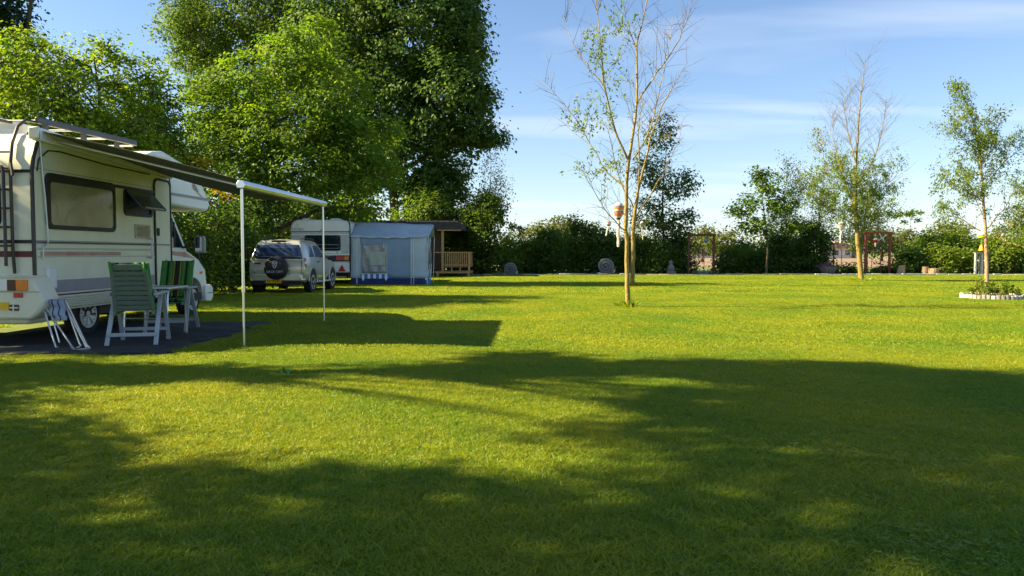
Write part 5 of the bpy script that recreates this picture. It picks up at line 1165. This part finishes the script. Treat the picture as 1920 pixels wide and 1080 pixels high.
# planter with flowers, stump, barrel, post box, statue
x = at(1553, 44); t = empty('flower_planter', (x, 44, .02)); put(t, 'grey stone planter with purple and pink flowers before the dense dark shrub', 'planter')
part('bowl', lathe([(.30, 0), (.42, .18), (.52, .40), (.55, .44), (.50, .45), (.40, .38), (.02, .36)], 20), M['stone'], t)
rg = np.random.default_rng(5); V, F, ti = leaf_arrays(rg.normal(0, 1, (40, 3))*[.30, .25, .09] + [0, 0, .54], .07, 12, .07, rg); tri_object('flowers', V, F, M['petal'], ti, t)['kind'] = 'stuff'
V, F, ti = leaf_arrays(rg.normal(0, 1, (30, 3))*[.28, .25, .06] + [0, 0, .46], .08, 10, .09, rg); tri_object('foliage', V, F, M['lf_mid'], ti, t)['kind'] = 'stuff'
def stump(px, d, r0, r1, h, lab, tilt=0):
    x = at(px, d); t = empty('tree_stump', (x, d, .01)); put(t, lab, 'stump', 'tree stumps at the lawn edge')
    part('log', tube([(0, 0, 0), (tilt*.4, 0, h*.5), (tilt, 0, h)], [r0, (r0 + r1)/2, r1], 14), M['terracotta'], t, smooth=50)
    part('cut_face', lathe([(r1*.95, h + .001), (r1*.9, h + .012), (.01, h + .014)], 14, (tilt, 0, 0)), M['rooftop'], t)
stump(1690, 44.0, .24, .17, .52, 'pale tree stump with slanted side right of the bright red frame', .06)
stump(1736, 44.2, .19, .18, .44, 'short tree stump left beside the half barrel')
x = at(1751, 44); t = empty('half_barrel', (x, 44, .01)); put(t, 'round wooden half barrel with stones on top below the sunlit shrub', 'barrel')
for k in range(16):
    a = 2*math.pi*k/16; a1 = 2*math.pi*(k + .9)/16; r = .31
    v = [(r*math.cos(q)*s, r*math.sin(q)*s, z) for z, s in ((0, .92), (.17, 1.02), (.34, 1.0)) for q in (a, a1)] + [(r*.86*math.cos(q), r*.86*math.sin(q), z) for z in (0, .17, .34) for q in (a, a1)]
    part('stave', (v, [(0,1,3,2),(2,3,5,4),(7,6,8,9),(9,8,10,11),(4,5,11,10),(1,0,6,7),(0,2,8,6),(2,4,10,8),(3,1,7,9),(5,3,9,11)]), M['terracotta'], t)
part('filling', lathe([(.26, .28), (.02, .30)], 14), M['soil'], t)
for k in range(4): part('pebble', lathe([(.01, .30), (.06, .32), (.06, .35), (.01, .38)], 8, (.10*math.cos(k*1.7), .10*math.sin(k*1.7), 0)), M['stone'], t)
x = at(1838, 44); t = empty('post_box', (x, 44, 0)); put(t, 'grey wooden box on posts behind the ring birch trunk', 'box')
for sx in (-.26, .10): part('post', box(sx - .055, sx + .055, -.06, .06, 0, 1.28), M['paleStone'], t, bevel=.01)
for k in range(4): part('board', box(-.02 + k*.115, .09 + k*.115, .061, .085, .03, 1.18), M['greyStone'], t)
part('lid', box(-.36, .50, -.10, .14, 1.282, 1.32), M['greyStone'], t, bevel=.008)
for sx in (-.12, .26): part('knob', lathe([(.01, -.10), (.06, -.09), (.07, -.04), (.05, 0)], 10, (sx, 0, .82), 'y'), M['whitecloth'], t)
x = at(1258, 44.2); t = empty('garden_statue', (x, 44.2, 0)); put(t, 'low grey stone figure on a plinth left of the brown-red frame', 'statue')
part('plinth', prism(rrect(-.26, .26, -.2, .2, .04), 'z', .0, .20), M['stone'], t, bevel=.02); part('figure', lathe([(.20, .20), (.24, .34), (.17, .52), (.10, .60), (.13, .70), (.11, .80), (.02, .86)], 14), M['stone'], t)
# fence posts and wire behind the hedge
fn = empty('wire_fence', (0, 47.6, 0)); put(fn, 'dark wire fence with thin posts behind the hedge', 'fence')
for px in (975, 1100, 1220, 1350, 1445, 1563, 1578, 1680, 1795, 1900):
    x = at(px, 47.6); part('post', tube([(x, 0, 0), (x, 0, 1.5 if px != 1563 else 1.75)], .035 if px in (1563,) else .022, 6), M['ink'] if px != 1578 else M['greyStone'], fn)
for z in (.3, .7, 1.1, 1.45): part('wire', tube([(at(880, 47.6), .0, z), (at(1960, 47.6), .0, z)], .006, 4), M['ink'], fn)
# farm building far out
x = at(1572, 190); t = empty('farm_building', (x, 190, 0)); put(t, 'pale farm building with a low gable far across the field', 'building')
part('wall', box(-5, 5, 0, 8, 0, 2.6), M['farwall'], t); part('roof', prism([(-5.5,2.55),(0,4.4),(5.5,2.55)], 'y', -.5, 8.5), M['farroof'], t)
for k in (-3.2, -.6, 2.4): part('window', box(k - .6, k + .6, -.06, .02, .8, 2.0), M['darkglass'], t)
part('door', box(3.4, 4.4, -.06, .02, 0, 2.1), M['darkglass'], t)
x = at(1318, 200); t = empty('farm_shed', (x, 200, 0)); put(t, 'low blue-grey roofed shed far behind the brown-red frame', 'building')
part('wall', box(-4, 4, 0, 6, 0, 1.0), M['farwall'], t); part('roof', prism([(-4.4,1.0),(-3.6,2.4),(3.6,2.4),(4.4,1.0)], 'y', -.4, 6.4), mat('blue_grey_roof', (.10, .15, .20), .7), t)

# ring of palisade stones round the birch, planted
t = empty('planted_ring', (RING[0], RING[1], 0)); put(t, 'round bed edged with pale palisade stones at the foot of the birch', 'flower bed')
part('soil', lathe([(.74, .0), (.72, .09), (.02, .11)], 28), M['soil'], t); rg = random.Random(4)
for k in range(44):
    a = 2*math.pi*k/44; hh = .125 + rg.uniform(-.012, .012); o = part('stone', xf(prism(rrect(-.047, .047, -.03, .03, .015, 2), 'z', 0, hh), Matrix.Rotation(a, 4, 'Z') @ Matrix.Translation((0, -.78, 0)) ), M['paleStone'] if rg.random() < .62 else M['greyStone'], t, bevel=.006)
rn = np.random.default_rng(9); pts = []; st = MB()
for k in range(34):
    a = rn.uniform(0, 6.28); r = rn.uniform(.05, .62); x, y = r*math.cos(a), r*math.sin(a); hgt = rn.uniform(.15, .45) if x < .2 else rn.uniform(.08, .25)
    st.add(tube([(x, y, .09), (x + rn.normal(0, .03), y, .09 + hgt)], [.007, .004], 4, False))
    for z in np.linspace(.1, hgt, 5): pts.append((x, y, .09 + z))
st.build('stems', M['barkyoung'], t)
V, F, ti = leaf_arrays(np.array(pts), .035, 6, .10, rn, .3, .8, .4); tri_object('foliage', V, F, M['lf_birch'], ti, t)['kind'] = 'stuff'
# tufts of long grass at the feet of the young trees
for px, d, s, lab in ((1178, 17.0, .22, 'tuft of long grass at the foot of the nearest young tree'), (1186, 28.5, .25, 'tuft of long grass at the foot of the second young tree'), (1616, 33.4, .42, 'tuft of long grass at the foot of the slim tree on the right')):
    q = at(px, d); n = 260; rn = np.random.default_rng(int(px)); a = rn.uniform(0, 6.28, n); r = np.abs(rn.normal(0, s*.6, n)); c = np.c_[r*np.cos(a), r*np.sin(a), np.zeros(n)]
    hh = rn.uniform(.06, .22, n)*np.exp(-(r/s)**2*.6); ln = c*.5 + rn.normal(0, .05, (n, 3))*[1, 1, 0]; sd = np.c_[-np.sin(a), np.cos(a), 0*a]*.008
    V = np.stack([c - sd, c + sd, c + ln*.4 + np.c_[0*a, 0*a, hh*.6] + sd, c + ln + np.c_[0*a, 0*a, hh]], 1).reshape(-1, 3); i = np.arange(n)[:, None]*4
    o = tri_object('grass_tuft', V, np.concatenate([i + [0,1,2], i + [0,2,3]], 0), M['blade'], np.repeat(rn.random(n), 4)); o.location = (q, d, 0); put(o, lab, 'grass tuft', 'grass tufts under the young trees')
# fallen leafy twig on the lawn
p = P(540, 712, 7.3); t = empty('fallen_twig', (p.x, 7.3, .03)); put(t, 'fallen green leafy twig lying on the sunlit lawn', 'twig')
part('stem', tube([(-.07, .02, .01), (0, 0, .02), (.06, -.01, .03)], .003, 5), M['barkyoung'], t)
for k, (x, y, a, s) in enumerate(((-.06, .01, 2.6, .08), (-.01, .03, 1.4, .09), (.03, -.02, -.6, .09), (.06, 0, .1, .10), (0, -.03, -1.9, .07))):
    c, s_ = math.cos(a), math.sin(a)
    v = [(x, y, .02), (x + c*s*.4 - s_*s*.35, y + s_*s*.4 + c*s*.35, .05), (x + c*s, y + s_*s, .035 + .02*k), (x + c*s*.4 + s_*s*.35, y + s_*s*.4 - c*s*.35, .05)]
    part('leaf', (v, [(0,1,2),(0,2,3)]), M['cushion'], t)
